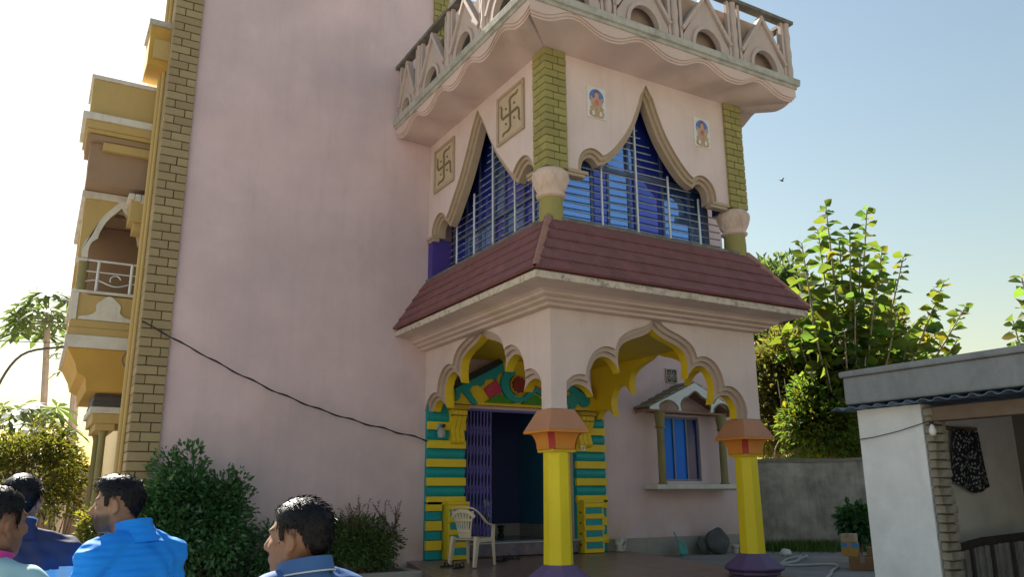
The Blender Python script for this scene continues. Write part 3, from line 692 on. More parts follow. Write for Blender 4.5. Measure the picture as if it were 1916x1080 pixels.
# ------------------------------------------------------------------ front door: striped jambs, tympanum, gate, room
def jamb(x0, x1, inner_right):
    j = sub_empty('door_jamb', house); yb = D-.06
    MB().box(x0, x1, yb, D-.001, 0.001, 2.34).build('backing', teal, j)
    z = 2.30; k = 0; sh = .138
    zs_ = []
    z = .86
    while z < 2.2: zs_.append(z); z += .282
    for z in zs_:
        MB().box(x0-.006, x1+.006, yb-.065, yb-.001, z-.06, z+.062).build('yellow_band', yellow, j, bev=.006)
        mb = MB(); n = 6; prf = [(z+.064+.152*i/n, -.012-.028*math.sin(math.pi*i/n)) for i in range(n+1)]
        mb.prism([(yb-.001, prf[0][0])]+[(yb+d_, zz) for zz, d_ in prf]+[(yb-.001, prf[-1][0])], 'X', x0+.004, x1-.004)
        mb.build('teal_band', teal, j, smooth=True)
    # lower part: narrow striped strip beside a projecting pedestal
    if inner_right: s0, s1, p0, p1 = x0, x0+.25, x0+.285, x1-.01
    else: s0, s1, p0, p1 = x1-.17, x1, x0+.02, x1-.20
    for i, z in enumerate(np.arange(.0, .8, .142)):
        c_ = i % 2
        if c_ == 1: MB().box(s0-.006, s1, yb-.065, yb-.001, z, z+.138).build('yellow_band', yellow, j, bev=.005)
        else: MB().box(s0, s1-.006, yb-.035, yb-.001, z+.002, z+.14).build('teal_band', teal, j, bev=.012)
    pd = MB().box(p0, p1, yb-.20, yb-.002, 0.002, .80).box(p0-.008, p1+.008, yb-.215, yb-.002, .801, .845).build('pedestal', yellow, j, bev=.005)
    for i in range(4):
        z = .07+i*.185
        MB().box(p0+.035, p1-.03, yb-.208, yb-.199, z, z+.10).build('inset_panel', teal, pd, bev=.006)
        MB().box(p0-.004, p1+.004, yb-.222, yb-.2, z+.108, z+.168).build('pedestal_band', yellow, pd, bev=.004)
    for i in range(4):
        xx = p0-.003 if not inner_right else p1+.003
        MB().box(xx-.004, xx+.004, yb-.12, yb-.085, .12+i*.17, .15+i*.17).build('vent_hole', black, pd)
    # scroll bracket under the tympanum
    br = sub_empty('scroll_bracket', house); b0, b1 = (x0+.36, x1-.05) if inner_right else (x0+.03, x0+.29)
    w_ = (b1-b0)/3
    for i in range(3):
        poly = catmull([(yb-.002, 2.24), (yb-.19, 2.24), (yb-.20, 2.16), (yb-.15, 2.05), (yb-.10, 1.95), (yb-.105, 1.86), (yb-.135, 1.79), (yb-.11, 1.73), (yb-.06, 1.715), (yb-.002, 1.74)], 4)
        MB().prism(poly, 'X', b0+i*w_+.004, b0+(i+1)*w_-.004).build('scroll', yellow, br, smooth=True, bev=.008)
    MB().box(b0-.025, b1+.025, yb-.235, yb-.002, 2.243, 2.31).build('abacus', mat('dark_yellow', (.42, .27, .02), .6), br, bev=.006)
    MB().box(b0-.01, b1+.01, yb-.20, yb-.12, 2.14, 2.165).build('groove_band', mat('bracket_brown', (.16, .09, .03), .6), br, bev=.003)
jamb(.02, .665, True); jamb(2.775, 3.395, False)
# tympanum: gabled relief above the door
ty = D-.14
tp = bbuild(MB().prism([(.20, 2.345), (3.24, 2.345), (3.24, 2.52), (2.28, 3.098), (1.25, 3.098), (.44, 2.62), (.20, 2.50)], 'Y', ty, D-.002), 'tympanum', yellow)
blackp = mat('black_paint', (.01, .01, .015), .5); greenp = mat('green_paint', (.035, .22, .012), .5, .2, 4); pinkp = mat('hot_pink_paint', (.48, .035, .10), .5, .15, 4); maroon = mat('maroon_paint', (.21, .008, .012), .5, .3, 12)
def relief(name, poly, mt, d, smooth=False): return MB().prism(poly, 'Y', ty-d, ty-.0005, c1=False).build(name, mt, tp, smooth=smooth)
def mir(poly, xc=1.72): return [(2*xc-x, z) for x, z in reversed(poly)]
rim = [(.38, 2.66), (1.22, 3.10), (1.30, 3.05), (.42, 2.58)]
relief('black_rim', rim, blackp, .09); relief('black_rim', mir(rim), blackp, .09)
# teal scalloped leaf border
lower = []
for i in range(0, 23):
    t = i/22; x = lerp(.47, 1.34, t); z = lerp(2.47, 2.89, t)+.035*math.sin(t*22)+.018*math.sin(t*43+1); lower.append((x, z))
tb_ = [(.43, 2.575)]+[(1.31, 3.04)]+list(reversed(lower)); relief('leaf_border', tb_, teal, .05); relief('leaf_border', mir(tb_), teal, .05)
leaf1 = catmull([(.58, 2.56), (.70, 2.55), (.76, 2.46), (.84, 2.36), (.74, 2.355), (.66, 2.44), (.58, 2.52)], 4)
relief('leaf', leaf1, teal, .045); relief('leaf', mir(leaf1), teal, .045)
leaf0 = [(.45, 2.56), (.54, 2.52), (.52, 2.42), (.46, 2.37)]; relief('leaf', leaf0, teal, .04)
ring = lambda r0, r1, a0, a1, cx=1.60, cz=2.66, n=24: [(cx+r1*math.cos(a), cz+r1*math.sin(a)) for a in np.linspace(a0, a1, n)]+[(cx+r0*math.cos(a), cz+r0*math.sin(a)) for a in np.linspace(a1, a0, n)]
swirl = []; sw2 = []
for a in np.linspace(1.9, 5.6, 36):
    t = (a-1.9)/3.7; swirl.append((1.58+(.33-.04*t)*math.cos(a), 2.70+(.30-.01*t)*math.sin(a))); sw2.append((1.60+(.185+.02*t)*math.cos(a), 2.71+(.175+.05*t)*math.sin(a)))
tail = catmull([swirl[-1], (1.86, 2.62), (1.98, 2.60), (2.08, 2.50), (2.0, 2.55), (1.90, 2.545), (1.80, 2.56), sw2[-1]], 3)
relief('swirl', swirl[:-1]+[(1.83, 2.50), (1.93, 2.60), (2.06, 2.54), (2.04, 2.61), (1.95, 2.68), (1.84, 2.63)]+list(reversed(sw2)), teal, .07)
flower = [(1.60+(.125+.012*math.cos(11*a))*math.cos(a), 2.70+(.125+.012*math.cos(11*a))*math.sin(a)) for a in np.linspace(0, 2*math.pi, 66, endpoint=False)]
relief('flower', flower, maroon, .085); relief('flower_rim', [(1.60+.165*math.cos(a), 2.70+.165*math.sin(a)) for a in np.linspace(0, 2*math.pi, 30, endpoint=False)], mat('dark_yellow', (.42, .27, .02)), .055)
pk = [(.96, 2.60), (1.18, 2.77), (1.28, 2.62), (1.27, 2.53), (1.06, 2.46)]; relief('pink_field', pk, pinkp, .035); relief('pink_field', [(1.93, 2.72), (2.12, 2.64), (2.30, 2.5), (2.24, 2.44), (1.98, 2.62)], pinkp, .035)
hill = catmull([(.98, 2.39), (1.10, 2.47), (1.20, 2.52), (1.30, 2.515), (1.40, 2.46), (1.52, 2.39)], 4); relief('green_hill', hill, greenp, .06)
hill2 = catmull([(1.66, 2.39), (1.78, 2.49), (1.88, 2.55), (1.98, 2.53), (2.06, 2.47), (2.16, 2.39)], 4); relief('green_hill', hill2, greenp, .06)
for u, v, r in ((2.66, 2.50, .10), (2.74, 2.64, .085), (2.93, 2.51, .11), (2.84, 2.58, .07)):
    relief('leaf', [(u+r*math.cos(a), v+r*1.05*math.sin(a)) for a in np.linspace(0, 2*math.pi, 20, endpoint=False)], teal, .046+.004*v*r)
# collapsible gate, folded to the west side
gt = sub_empty('collapsible_gate', house)
for i in range(9):
    x = .71+i*.061
    MB().box(x-.008, x+.008, D+.03, D+.058, .205, 2.26).build('gate_slat', gate_m, gt, bev=.003)
for lv in range(6):
    z0 = .32+lv*.31; mb = MB()
    for s_ in (1, -1):
        for i in range(8):
            a = (.71+i*.061, D+(.022 if s_ > 0 else .066), z0+(0 if s_ > 0 else .26)); b = (.71+(i+1)*.061, D+(.022 if s_ > 0 else .066), z0+(.26 if s_ > 0 else 0))
            MB().tube([a, b], .006, 5).build('lattice_bar', gate_m, gt)
MB().box(.675, 2.765, D+.015, D+.075, 2.262, 2.298).build('top_rail', gate_m, gt)
# hall behind the door
hall = sub_empty('entrance_hall', house)
MB().box(.3, 2.95, D+.201, 7.0, .10, .198).build('hall_floor', mat('hall_tile', (.16, .19, .20), .25, .1, 3, 0), hall)
MB().box(.671, 2.769, D-.16, D+.2, .02, .2).build('threshold', granite, hall, bev=.006)
MB().box(.66, 2.78, D-.175, D+.2, .2005, .222).build('threshold_nosing', mat('nosing', (.34, .34, .37), .4), hall, bev=.004)
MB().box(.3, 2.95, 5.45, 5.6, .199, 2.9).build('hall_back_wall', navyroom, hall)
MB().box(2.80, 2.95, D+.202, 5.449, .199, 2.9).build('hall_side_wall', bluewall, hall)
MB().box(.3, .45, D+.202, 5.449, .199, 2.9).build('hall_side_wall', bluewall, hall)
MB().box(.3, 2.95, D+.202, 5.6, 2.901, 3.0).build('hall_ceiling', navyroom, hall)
MB().box(2.775, 2.799, D+.21, 5.43, .2, .42).build('skirting', mat('skirting', (.22, .22, .22), .35), hall); MB().box(.46, 2.774, 5.42, 5.449, .2, .42).build('skirting', MATS['skirting'], hall)
# ------------------------------------------------------------------ hooded window on the main wall
hw = sub_empty('hooded_window', house); Y0 = D-.36
MB().box(4.30, 6.26, Y0-.02, D-.001, 1.02, 1.10).build('sill', [wwhite], hw, bev=.005)
MB().box(4.34, 6.22, Y0+.02, D-.001, .99, 1.019).build('sill_underside', plinth_m, hw)
MB().box(4.76, 5.70, D+.10, D+.14, 1.16, 2.34).build('recess', navy, hw)
for x in (4.78, 5.09, 5.40, 5.68): MB().box(x-.016, x+.016, D+.03, D+.10, 1.16, 2.34).build('frame_post', alu, hw)
MB().box(4.76, 5.70, D+.032, D+.098, 1.161, 1.20).build('frame_rail', alu, hw); MB().box(4.76, 5.70, D+.032, D+.098, 2.30, 2.339).build('frame_rail', alu, hw)
for a, b, mt in ((4.797, 5.073, glass_w), (5.107, 5.383, glass_w), (5.417, 5.663, mat('window_dark_pane', (.01, .02, .16), .1, .05, 2, 0, 10))): MB().box(a, b, D+.06, D+.068, 1.201, 2.299).build('pane', mt, hw)
for x in (4.52, 6.02):
    cl = MB().lathe(catmull([(.085, 1.101), (.085, 1.13), (.07, 1.15), (.068, 1.6), (.066, 2.05), (.07, 2.08), (.092, 2.10), (.092, 2.115), (.075, 2.14), (.088, 2.22), (.10, 2.30), (.10, 2.36), (.105, 2.375)], 3), x, Y0+.10, 14).build('colonnette', mat('olive_column', (.22, .20, .09), .8, .12, 4, .2), hw, smooth=True)
# hood: two tiled slopes, scalloped white front
pkx, pkz, ex, ez = 5.22, 2.93, 1.06, .50
hood_t = mat('hood_tile', (.20, .19, .13), .9, .2, 6, .3, 50); hood_s = mat('hood_soffit', (.30, .19, .13), .9)
for s_ in (-1, 1):
    for k in range(6):
        t0, t1 = k/6, (k+1)/6+.03
        a = (pkx+s_*ex*t0, pkz-ez*t0+.03); b = (pkx+s_*ex*t1, pkz-ez*t1+.055)
        MB().prism([a, b, (b[0], b[1]-.035), (a[0], a[1]-.035)], 'Y', Y0-.08, D-.002).build('hood_tile', hood_t, hw, bev=.006)
    MB().prism([(pkx, pkz-.01), (pkx+s_*ex, pkz-ez-.01), (pkx+s_*ex, pkz-ez-.07), (pkx, pkz-.09)], 'Y', Y0-.06, D-.003).build('hood_slab', hood_s, hw)
mid = catmull([(-.34, 2.40), (-.36, 2.50), (-.30, 2.60), (-.15, 2.67), (0, 2.76), (.15, 2.67), (.30, 2.60), (.36, 2.50), (.34, 2.40)], 4)
sd = lambda c: catmull([(c-.22, 2.40), (c-.215, 2.48), (c-.10, 2.545), (c, 2.56), (c+.10, 2.53), (c+.19, 2.46), (c+.2, 2.40)], 4)
bot = [(-1.08, 2.40)]+sd(-.64)+mid+[(-x, z) for x, z in reversed(sd(-.64))]+[(1.08, 2.40)]
poly = [(pkx+x, z) for x, z in bot]+[(pkx+1.08, 2.44), (pkx, 2.925), (pkx-1.08, 2.44)]
MB().prism(poly, 'Y', Y0-.11, Y0-.085).build('hood_front', mat('hood_white', (.60, .66, .68), .8, .1, 4, .2), hw)
for cc in ([(pkx+x, z) for x, z in mid], [(pkx+x, z) for x, z in sd(-.64)], [(pkx-x, z) for x, z in sd(-.64)]): MB().tube([(x, Y0-.112, z+.012) for x, z in cc], .013, 6).build('hood_trim', hood_t, hw, smooth=True)
MB().box(4.42, 6.1, Y0+.02, D-.004, 2.376, 2.40).build('hood_beam', hood_s, hw)
# pierced ventilator
vt = sub_empty('ventilator', house); ven = mat('vent_stone', (.40, .36, .32), .9)
MB().box(4.94, 5.20, D-.004, D+.01, 2.97, 3.23).build('vent_recess', black, vt)
for a in ((4.935, 5.205, 2.965, 2.985), (4.935, 5.205, 3.215, 3.235), (4.935, 4.955, 2.986, 3.214), (5.185, 5.205, 2.986, 3.214)): MB().box(a[0], a[1], D-.03, D-.0045, a[2], a[3]).build('vent_frame', ven, vt)
for k in range(8):
    a = k*math.pi/4; MB().tube([(5.07, D-.018, 3.10), (5.07+.115*math.cos(a), D-.018, 3.10+.115*math.sin(a))], .007, 5).build('vent_spoke', ven, vt)
for r in (.05, .09): MB().tube([(5.07+r*math.cos(a), D-.02, 3.10+r*math.sin(a)) for a in np.linspace(0, 2*math.pi, 20)], .007, 5).build('vent_ring', ven, vt)
# ------------------------------------------------------------------ west side balconies
def wb(name, *a, mt=wyel, bev=.006, parent=None): return MB().box(*a).build(name, mt, parent or house, bev=bev)
bc = sub_empty('west_balcony', house); X0, X1, Yn, Yf = -4.99, -4.002, 4.9, 7.6
MB().prism([(X0+.03, 3.02), (X1, 3.02), (X1, 2.42), (-4.66, 2.42), (-4.69, 2.60), (-4.80, 2.66), (-4.84, 2.80)], 'Y', Yn+.04, Yf-.05).build('corbelled_slab', wor, bc, bev=.008)
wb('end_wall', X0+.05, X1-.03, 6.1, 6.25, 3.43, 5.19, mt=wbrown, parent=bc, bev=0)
wb('white_band', X0-.015, X1, Yn-.02, Yf, 3.021, 3.20, mt=wwhite, parent=bc)
wb('yellow_band', X0+.0, X1, Yn-.005, Yf, 3.201, 3.31, parent=bc); wb('yellow_band', X0+.012, X1, Yn+.008, Yf, 3.312, 3.42, parent=bc)
wb('parapet', X0+.03, X1, Yn+.02, Yf, 3.421, 3.80, parent=bc)
for a in ((X0, X0+.09, 3.422, 3.82), (X1-.10, X1-.002, 3.422, 3.82)): wb('white_frame', a[0], a[1], Yn-.01, Yn+.019, a[2], a[3], mt=wwhite, parent=bc)
wb('white_rail', X0-.01, X1, Yn-.015, Yn+.12, 3.821, 3.86, mt=wwhite, parent=bc); wb('white_rail', X0-.012, X0+.10, Yn+.121, Yf, 3.821, 3.86, mt=wwhite, parent=bc)
lot = catmull([(-4.88, 3.43), (-4.86, 3.47), (-4.74, 3.50), (-4.66, 3.56), (-4.66, 3.66), (-4.60, 3.73), (-4.50, 3.80), (-4.40, 3.73), (-4.34, 3.66), (-4.34, 3.56), (-4.26, 3.50), (-4.14, 3.47), (-4.12, 3.43)], 4)
MB().prism(lot, 'Y', Yn-.004, Yn+.0195).build('lotus_ornament', wwhite, bc)
MB().lathe([(.075, 3.861), (.07, 4.0), (.07, 4.34)], X0+.10, Yn+.10, 12).build('column', mat('olive_column', (.22, .20, .09)), bc, smooth=True)
MB().lathe([(.075, 3.861), (.07, 4.0), (.07, 4.34)], X0+.10, Yf-.10, 12).build('column', MATS['olive_column'], bc, smooth=True)
# side arch of the balcony
ah = catmull([(.37, 4.35), (.375, 4.46), (.345, 4.58), (.27, 4.66)], 4)[:-1]+catmull([(.27, 4.66), (.255, 4.75), (.20, 4.90), (.12, 5.03), (.05, 5.11), (0, 5.18)], 4)
ap = [(-4.48-u, z) for u, z in ah]+[(-4.48+u, z) for u, z in reversed(ah[:-1])]
MB().prism([(X0+.01, 4.34)]+ap+[(X1-.003, 4.34), (X1-.003, 5.26), (X0+.01, 5.26)], 'Y', Yn+.03, Yn+.15).build('side_arch', wyel, bc)
op = offset_poly(ap, .085); MB().prism(ap+list(reversed(op)), 'Y', Yn+.0, Yn+.029).build('arch_trim', wwhite, bc)
wb('arch_foot', X0-.02, X0+.14, Yn-.002, Yn+.16, 4.30, 4.339, mt=wwhite, parent=bc)
MB().prism([(Yn+.16, 4.34), (Yn+.16, 5.26), (Yf, 5.26), (Yf, 4.34), (Yf-.2, 4.34), (Yf-.3, 4.8), (Yf-1.2, 5.15), (Yn+.6, 4.8), (Yn+.4, 4.34)], 'X', X0+.02, X0+.14).build('front_arch', wyel, bc)
wb('white_coping', X0-.04, X1, Yn-.04, Yf, 5.262, 5.36, mt=wwhite, parent=bc); 
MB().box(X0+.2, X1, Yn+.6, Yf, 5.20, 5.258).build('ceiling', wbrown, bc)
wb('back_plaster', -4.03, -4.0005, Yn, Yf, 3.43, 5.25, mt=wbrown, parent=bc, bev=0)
for z, a, b in ((4.33, X0+.02, X1-.08), (4.16, X0+.14, X1-.10)): MB().tube([(a, Yn+.06, z), (b, Yn+.06, z)], .018 if z > 4.2 else .011, 8).build('hand_rail', steelw, bc, smooth=True)
for x in (X0+.30, X1-.24): MB().tube([(x, Yn+.06, 3.85), (x, Yn+.06, 4.33)], .022, 8).build('rail_post', steelw, bc, smooth=True)
MB().tube([(X0+.14+t*.78, Yn+.06, 4.0+.035*math.sin(t*9)) for t in np.linspace(0, 1, 20)], .011, 6).build('scroll_rail', steelw, bc, smooth=True)
MB().tube([(-4.45+.07*math.cos(a), Yn+.055, 4.06+.07*math.sin(a)) for a in np.linspace(.2, 3.6, 14)], .01, 6).build('scroll_rail', steelw, bc, smooth=True)
# hood bracket in front of the arch
wb('corbel', -4.40, X1, 4.42, 4.86, 4.86, 5.20, parent=bc); wb('corbel', -4.33, X1, 4.5, 4.86, 4.74, 4.858, parent=bc)
for i in range(5): MB().box(-4.44+i*.086, -4.36+i*.086, 4.36, 4.88, 5.20-.018*i-.03, 5.255).build('ragged_edge', wwhite, bc, bev=.008)
# upper balcony
uc_ = sub_empty('west_upper_balcony', house); X0, Yn, Yf = -5.13, 4.3, 5.3
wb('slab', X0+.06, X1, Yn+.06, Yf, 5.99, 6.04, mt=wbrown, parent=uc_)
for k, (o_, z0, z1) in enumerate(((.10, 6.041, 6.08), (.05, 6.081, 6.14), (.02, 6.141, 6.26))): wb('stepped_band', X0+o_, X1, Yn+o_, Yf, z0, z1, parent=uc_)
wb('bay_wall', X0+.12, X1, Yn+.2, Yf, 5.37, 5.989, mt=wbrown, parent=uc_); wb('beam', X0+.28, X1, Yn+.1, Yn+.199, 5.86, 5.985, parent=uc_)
wb('white_ledge', X0-.03, X1, Yn-.03, Yf, 6.261, 6.36, mt=wwhite, parent=uc_)
wb('parapet', X0+.05, X1, Yn+.05, Yf, 6.361, 6.92, parent=uc_); wb('coping', X0+.02, X1, Yn+.02, Yf, 6.921, 6.98, mt=wwhite, parent=uc_)
sn = sub_empty('west_sunshade', house)
wb('shade_slab', -4.44, X1, 3.85, 4.5, 7.10, 7.74, parent=sn, mt=wor); wb('shade_top', -4.47, X1, 3.82, 4.55, 7.741, 7.83, mt=ledge_m, parent=sn); wb('shade_rib', -4.38, X1, 3.79, 3.849, 7.2, 7.5, parent=sn, mt=wyel)
# lower canopy: ribbed hipped sheet over the side door, with beam and post
cn = sub_empty('side_canopy', house); dk = mat('dark_ribbed_tile', (.10, .10, .11), .8, .2, 5, .3)
for k in range(5):
    MB().prism([(5.32-.035*k, 2.64-.085*k), (5.32-.035*(k+1)-.012, 2.64-.085*(k+1)), (6.6, 2.64-.085*(k+1)), (6.6, 2.64-.085*k)], 'X', -4.50-.012*k, -4.002).build('ribbed_course', dk, cn, bev=.008)
wb('fascia', -4.57, X1, 5.08, 6.8, 2.12, 2.21, mt=wwhite, parent=cn); wb('beam', -4.53, X1, 5.12, 6.7, 1.98, 2.119, parent=cn); wb('beam_step', -4.48, -4.22, 5.15, 6.6, 1.88, 1.979, parent=cn)
for y in (5.28, 6.5): MB().lathe([(.075, GZ), (.075, 0), (.05, .05), (.047, 1.8), (.07, 1.878)], -4.36, y, 12).build('post', MATS['olive_column'], cn, smooth=True)
# ------------------------------------------------------------------ outbuilding on the east side
SX, SY = 2.63, -2.15
shed = thing('outbuilding', 'low whitewashed outbuilding with grey concrete roof band, ragged brick jamb and open dark doorway', 'shed', (SX, SY, YZ))
SE = -7.3; DL = SY-.78; ZB = YZ-.02
MB().box(SX, SX+.18, DL+.03, SY, ZB, 1.84).build('front_wall', shed_white, shed)
MB().box(SX+.002, 6.2, SY-.16, SY-.002, ZB, 1.898).build('end_wall', shed_white, shed) if False else MB().box(SX+.181, 6.2, SY-.16, SY-.002, ZB, 1.898).build('end_wall', shed_white, shed)
MB().box(5.4, 5.55, SE, SY-.161, ZB, 1.898).build('inner_wall', shed_in, shed)
MB().box(SX+.05, 6.2, SE-.15, SE, ZB, 1.898).build('end_wall', shed_white, shed)
MB().box(SX+.181, 5.399, SE, SY-.161, ZB, YZ+.03).build('shed_floor', plinth_m, shed)
# ragged brick jamb
z = ZB+.02; k = 0; bj = mat('raw_jamb_brick', (.24, .21, .15), .95, .25, 6, .5, 30, col2=(.34, .32, .28), mixscale=6)
jb = MB().box(SX+.05, SX+.25, DL-.02, DL+.029, ZB, 1.80).build('jamb', shed_in, shed)
while z < 1.74:
    w_ = .085+random.uniform(-.02, .02)
    o = MB().box(-.12, .12, -w_/2, w_/2, -.038, .038).build('brick', bj, jb, bev=.012); o.location = (SX+.12+random.uniform(-.01, .006), DL-.01-w_/4, z+.04); o.rotation_euler = (random.uniform(-.05, .05), random.uniform(-.04, .04), random.uniform(-.08, .08))
    z += .088; k += 1
MB().box(SX+.02, SX+.2, SE, DL+.02, 1.66, 1.80).build('lintel', mat('lintel_wood', (.17, .12, .085), .9, .2, 6), shed, bev=.006)
# roof slab with upturned band, corrugated sheet edge under it
rows = []
mb = MB(); mb.box(SX-.10, 6.4, SE-.3, SY+.07, 1.90, 2.20); mb.box(SX-.13, SX+.02, SE-.3, SY+.10, 2.201, 2.27); mb.build('roof_band', shed_con, shed, bev=.02)
sheet = mat('blue_grey_sheet', (.13, .19, .27), .5, .2, 5, .1, metal=.3); rows = [[], []]; n = 160
for i in range(n+1):
    y = lerp(SE-.3, SY+.22, i/n); ph = ((y/.17) % 1); h = .028*(1 if ph < .35 else (max(0, 1-(ph-.35)/.12) if ph < .47 else (0 if ph < .88 else (ph-.88)/.12)))
    rows[0].append((SX-.16, y, 1.842+h)); rows[1].append((SX+.5, y, 1.852+h))
sh_ = MB().grid(rows).build('sheet_edge', sheet, shed); sm_ = sh_.modifiers.new('thick', 'SOLIDIFY'); sm_.thickness = .006
# things at the doorway
def on_shed_wall(): pass
bulb = thing('light_bulb', 'unlit white bulb hanging beside the ragged brick jamb of the outbuilding', 'bulb', (SX+.0, DL-.07, 1.60))
MB().tube([(SX, DL-.07, 1.66), (SX, DL-.07, 1.63)], .018, 8).build('holder', black, bulb); MB().lathe(catmull([(.006, 1.63), (.02, 1.61), (.034, 1.575), (.036, 1.55), (.025, 1.52), (.002, 1.51)], 3), SX, DL-.07, 12).build('globe', mat('bulb_white', (.75, .75, .72), .3), bulb, smooth=True)
w = MB().tube([(SX-.02, SY+.02, 1.52), (SX-.03, SY-.2, 1.535), (SX-.03, SY-.5, 1.58), (SX-.02, DL-.07, 1.66)], .005, 5).build('wire', black); tag(w, 'thin dark wire strung along the whitewashed outbuilding wall to the bulb', 'wire')
# patterned shirt hanging inside
rows = []
cl_m = bpy.data.materials.new('patterned_cloth'); cl_m.use_nodes = True; N = cl_m.node_tree.nodes; L = cl_m.node_tree.links
vo = N.new('ShaderNodeTexVoronoi'); vo.inputs['Scale'].default_value = 26; tc_ = N.new('ShaderNodeTexCoord'); L.new(tc_.outputs['Object'], vo.inputs['Vector']); cr_ = N.new('ShaderNodeValToRGB'); cr_.color_ramp.elements[0].position = .28; cr_.color_ramp.elements[0].color = (.38, .42, .45, 1); cr_.color_ramp.elements[1].position = .42; cr_.color_ramp.elements[1].color = (.012, .016, .03, 1)
L.new(vo.outputs['Distance'], cr_.inputs[0]); L.new(cr_.outputs[0], N['Principled BSDF'].inputs['Base Color']); N['Principled BSDF'].inputs['Roughness'].default_value = .9
nv = 16
for i in range(nv+1):
    t = i/nv; row = []
    for j in range(15):
        s_ = j/14; xl = lerp(3.97, 3.84, t); xr = lerp(4.45, 4.55, t); x = lerp(xl, xr, s_); zz = 1.68-.04*s_-(.72-.10*abs(s_-.55)*2)*t
        row.append((x, -2.41+.022*math.sin(s_*13+t*2)*(.3+t*.7), zz))
    rows.append(row)
so = MB().grid(rows).build('hanging_cloth', cl_m, smooth=True, ang=80); so.modifiers.new('thick', 'SOLIDIFY').thickness = .008
tag(so, 'dark patterned cloth hanging in the open doorway of the outbuilding', 'cloth')
hk = MB().box(3.9, 4.5, -2.375, -2.312, 1.66, 1.70).build('cloth_peg_rail', mat('lintel_wood', (.17, .12, .085))); tag(hk, 'wooden peg rail on the inner shed wall carrying the cloth', 'rail')
# slatted cot leaning inside
rk = thing('slatted_cot', 'dark wooden cot with pale slats on edge inside the outbuilding', 'cot', (3.9, -2.75, YZ+.03))
wd = mat('dark_cot_wood', (.05, .04, .035), .8, .3, 8)
def rp(u, z): return (3.18+1.5*u, -2.62-.25*u, z-.36)
MB().tube([rp(0, .72), rp(.35, .80), rp(1, .86)], .045, 8).build('top_rail', wd, rk); MB().tube([rp(0, .10), rp(1, .12)], .045, 8).build('bottom_rail', wd, rk)
for i in range(15):
    u = .04+i*.066; MB().tube([rp(u, .12), rp(u+.005, .80)], .026, 6).build('slat', mat('pale_slat', (.22, .21, .20), .8, .3, 8) if i % 3 else wd, rk)
for u in (0, 1): MB().tube([rp(u, YZ+.36+.035), rp(u, .93)], .05, 8).build('leg', wd, rk)
# ------------------------------------------------------------------ compound walls
def wall_run(name, p0, p1, z0, z1, th, mt, cop, label):
    p0 = Vector((*p0, 0)); p1 = Vector((*p1, 0)); t = (p1-p0).normalized(); n_ = Vector((-t.y, t.x, 0))*th/2; L_ = (p1-p0).length
    th_ = thing(name, label, 'wall', ((p0+p1)/2).to_tuple()[:2]+(z0,))
    k = int(L_/.35); rows_t = []; mb = MB()
    top = [z1+random.uniform(-.03, .02) for _ in range(k+1)]
    v = []; f = []
    for i in range(k+1):
        p = p0+t*(L_*i/k); 
        for s_ in (1, -1): v += [(p+n_*s_)+Vector((0, 0, z0)), (p+n_*s_)+Vector((0, 0, top[i]-.07))]
    for i in range(k):
        a = i*4; b = a+4; f += [(a, b, b+1, a+1), (a+2, a+3, b+3, b+2), (a+1, b+1, b+3, a+3)]
    f += [(0, 1, 3, 2), (k*4, k*4+2, k*4+3, k*4+1)]
    mb.add(v, f).build('wall_body', mt, th_)
    v = []; f = []
    for i in range(k+1):
        p = p0+t*(L_*i/k); 
        for s_, q in ((1.25, -.068), (1.28, -.01+random.uniform(-.01, .01)), (-1.28, random.uniform(-.01, .01)), (-1.25, -.068)): v.append((p+n_*s_)+Vector((0, 0, top[i]+q)))
    for i in range(k):
        for q in range(4): f.append((i*4+q, i*4+(q+1) % 4, (i+1)*4+(q+1) % 4, (i+1)*4+q))
    f += [(0, 1, 2, 3), (k*4+3, k*4+2, k*4+1, k*4)]
    MB().add(v, f).build('coping', cop, th_)
    return th_
wall_run('compound_wall', (6.7, 4.35), (17.5, -3.5), YZ-.05, 1.60, .2, grey_wall, mat('mossy_coping', (.22, .21, .19), .95, .3, 6, .4, 40, col2=(.10, .10, .09), mixscale=6), 'stained grey cement compound wall behind the concrete yard')
wall_run('compound_wall', (-22, 20), (-.5, 23.9), GZ-.05, 1.95, .25, brown_wall, mat('brown_coping', (.17, .125, .09), .95, .3, 5, .4, 40), 'brown cement compound wall beyond the left shrubs, seen past the balconies')
# ------------------------------------------------------------------ planter along the main wall
pln = thing('planter', 'low grey cement planter along the foot of the pink wall', 'planter', (-2.3, 3.1, GZ))
MB().box(-4.3, -.44, 2.56, 2.68, GZ-.02, -.045).build('front_wall', plinth_m, pln, bev=.012); MB().box(-.56, -.442, 2.681, D-.04, GZ-.02, -.048).build('end_wall', plinth_m, pln, bev=.012); MB().box(-4.299, -4.18, 2.681, D-.07, GZ-.02, -.048).build('end_wall', plinth_m, pln, bev=.012)
MB().box(-4.179, -.561, 2.681, D-.068, GZ-.01, -.12).build('planting_soil', soil, pln)
# ------------------------------------------------------------------ plastic chair
ch_m = mat('beige_plastic', (.58, .49, .36), .45, .06, 6, .05, 60)
chair = thing('plastic_chair', 'beige moulded plastic armchair standing by the striped door jamb', 'chair', (.37, 2.70, floor_z(2.70)+.003), rz=math.radians(29), local=True); chair.scale = (.87, .87, .87)
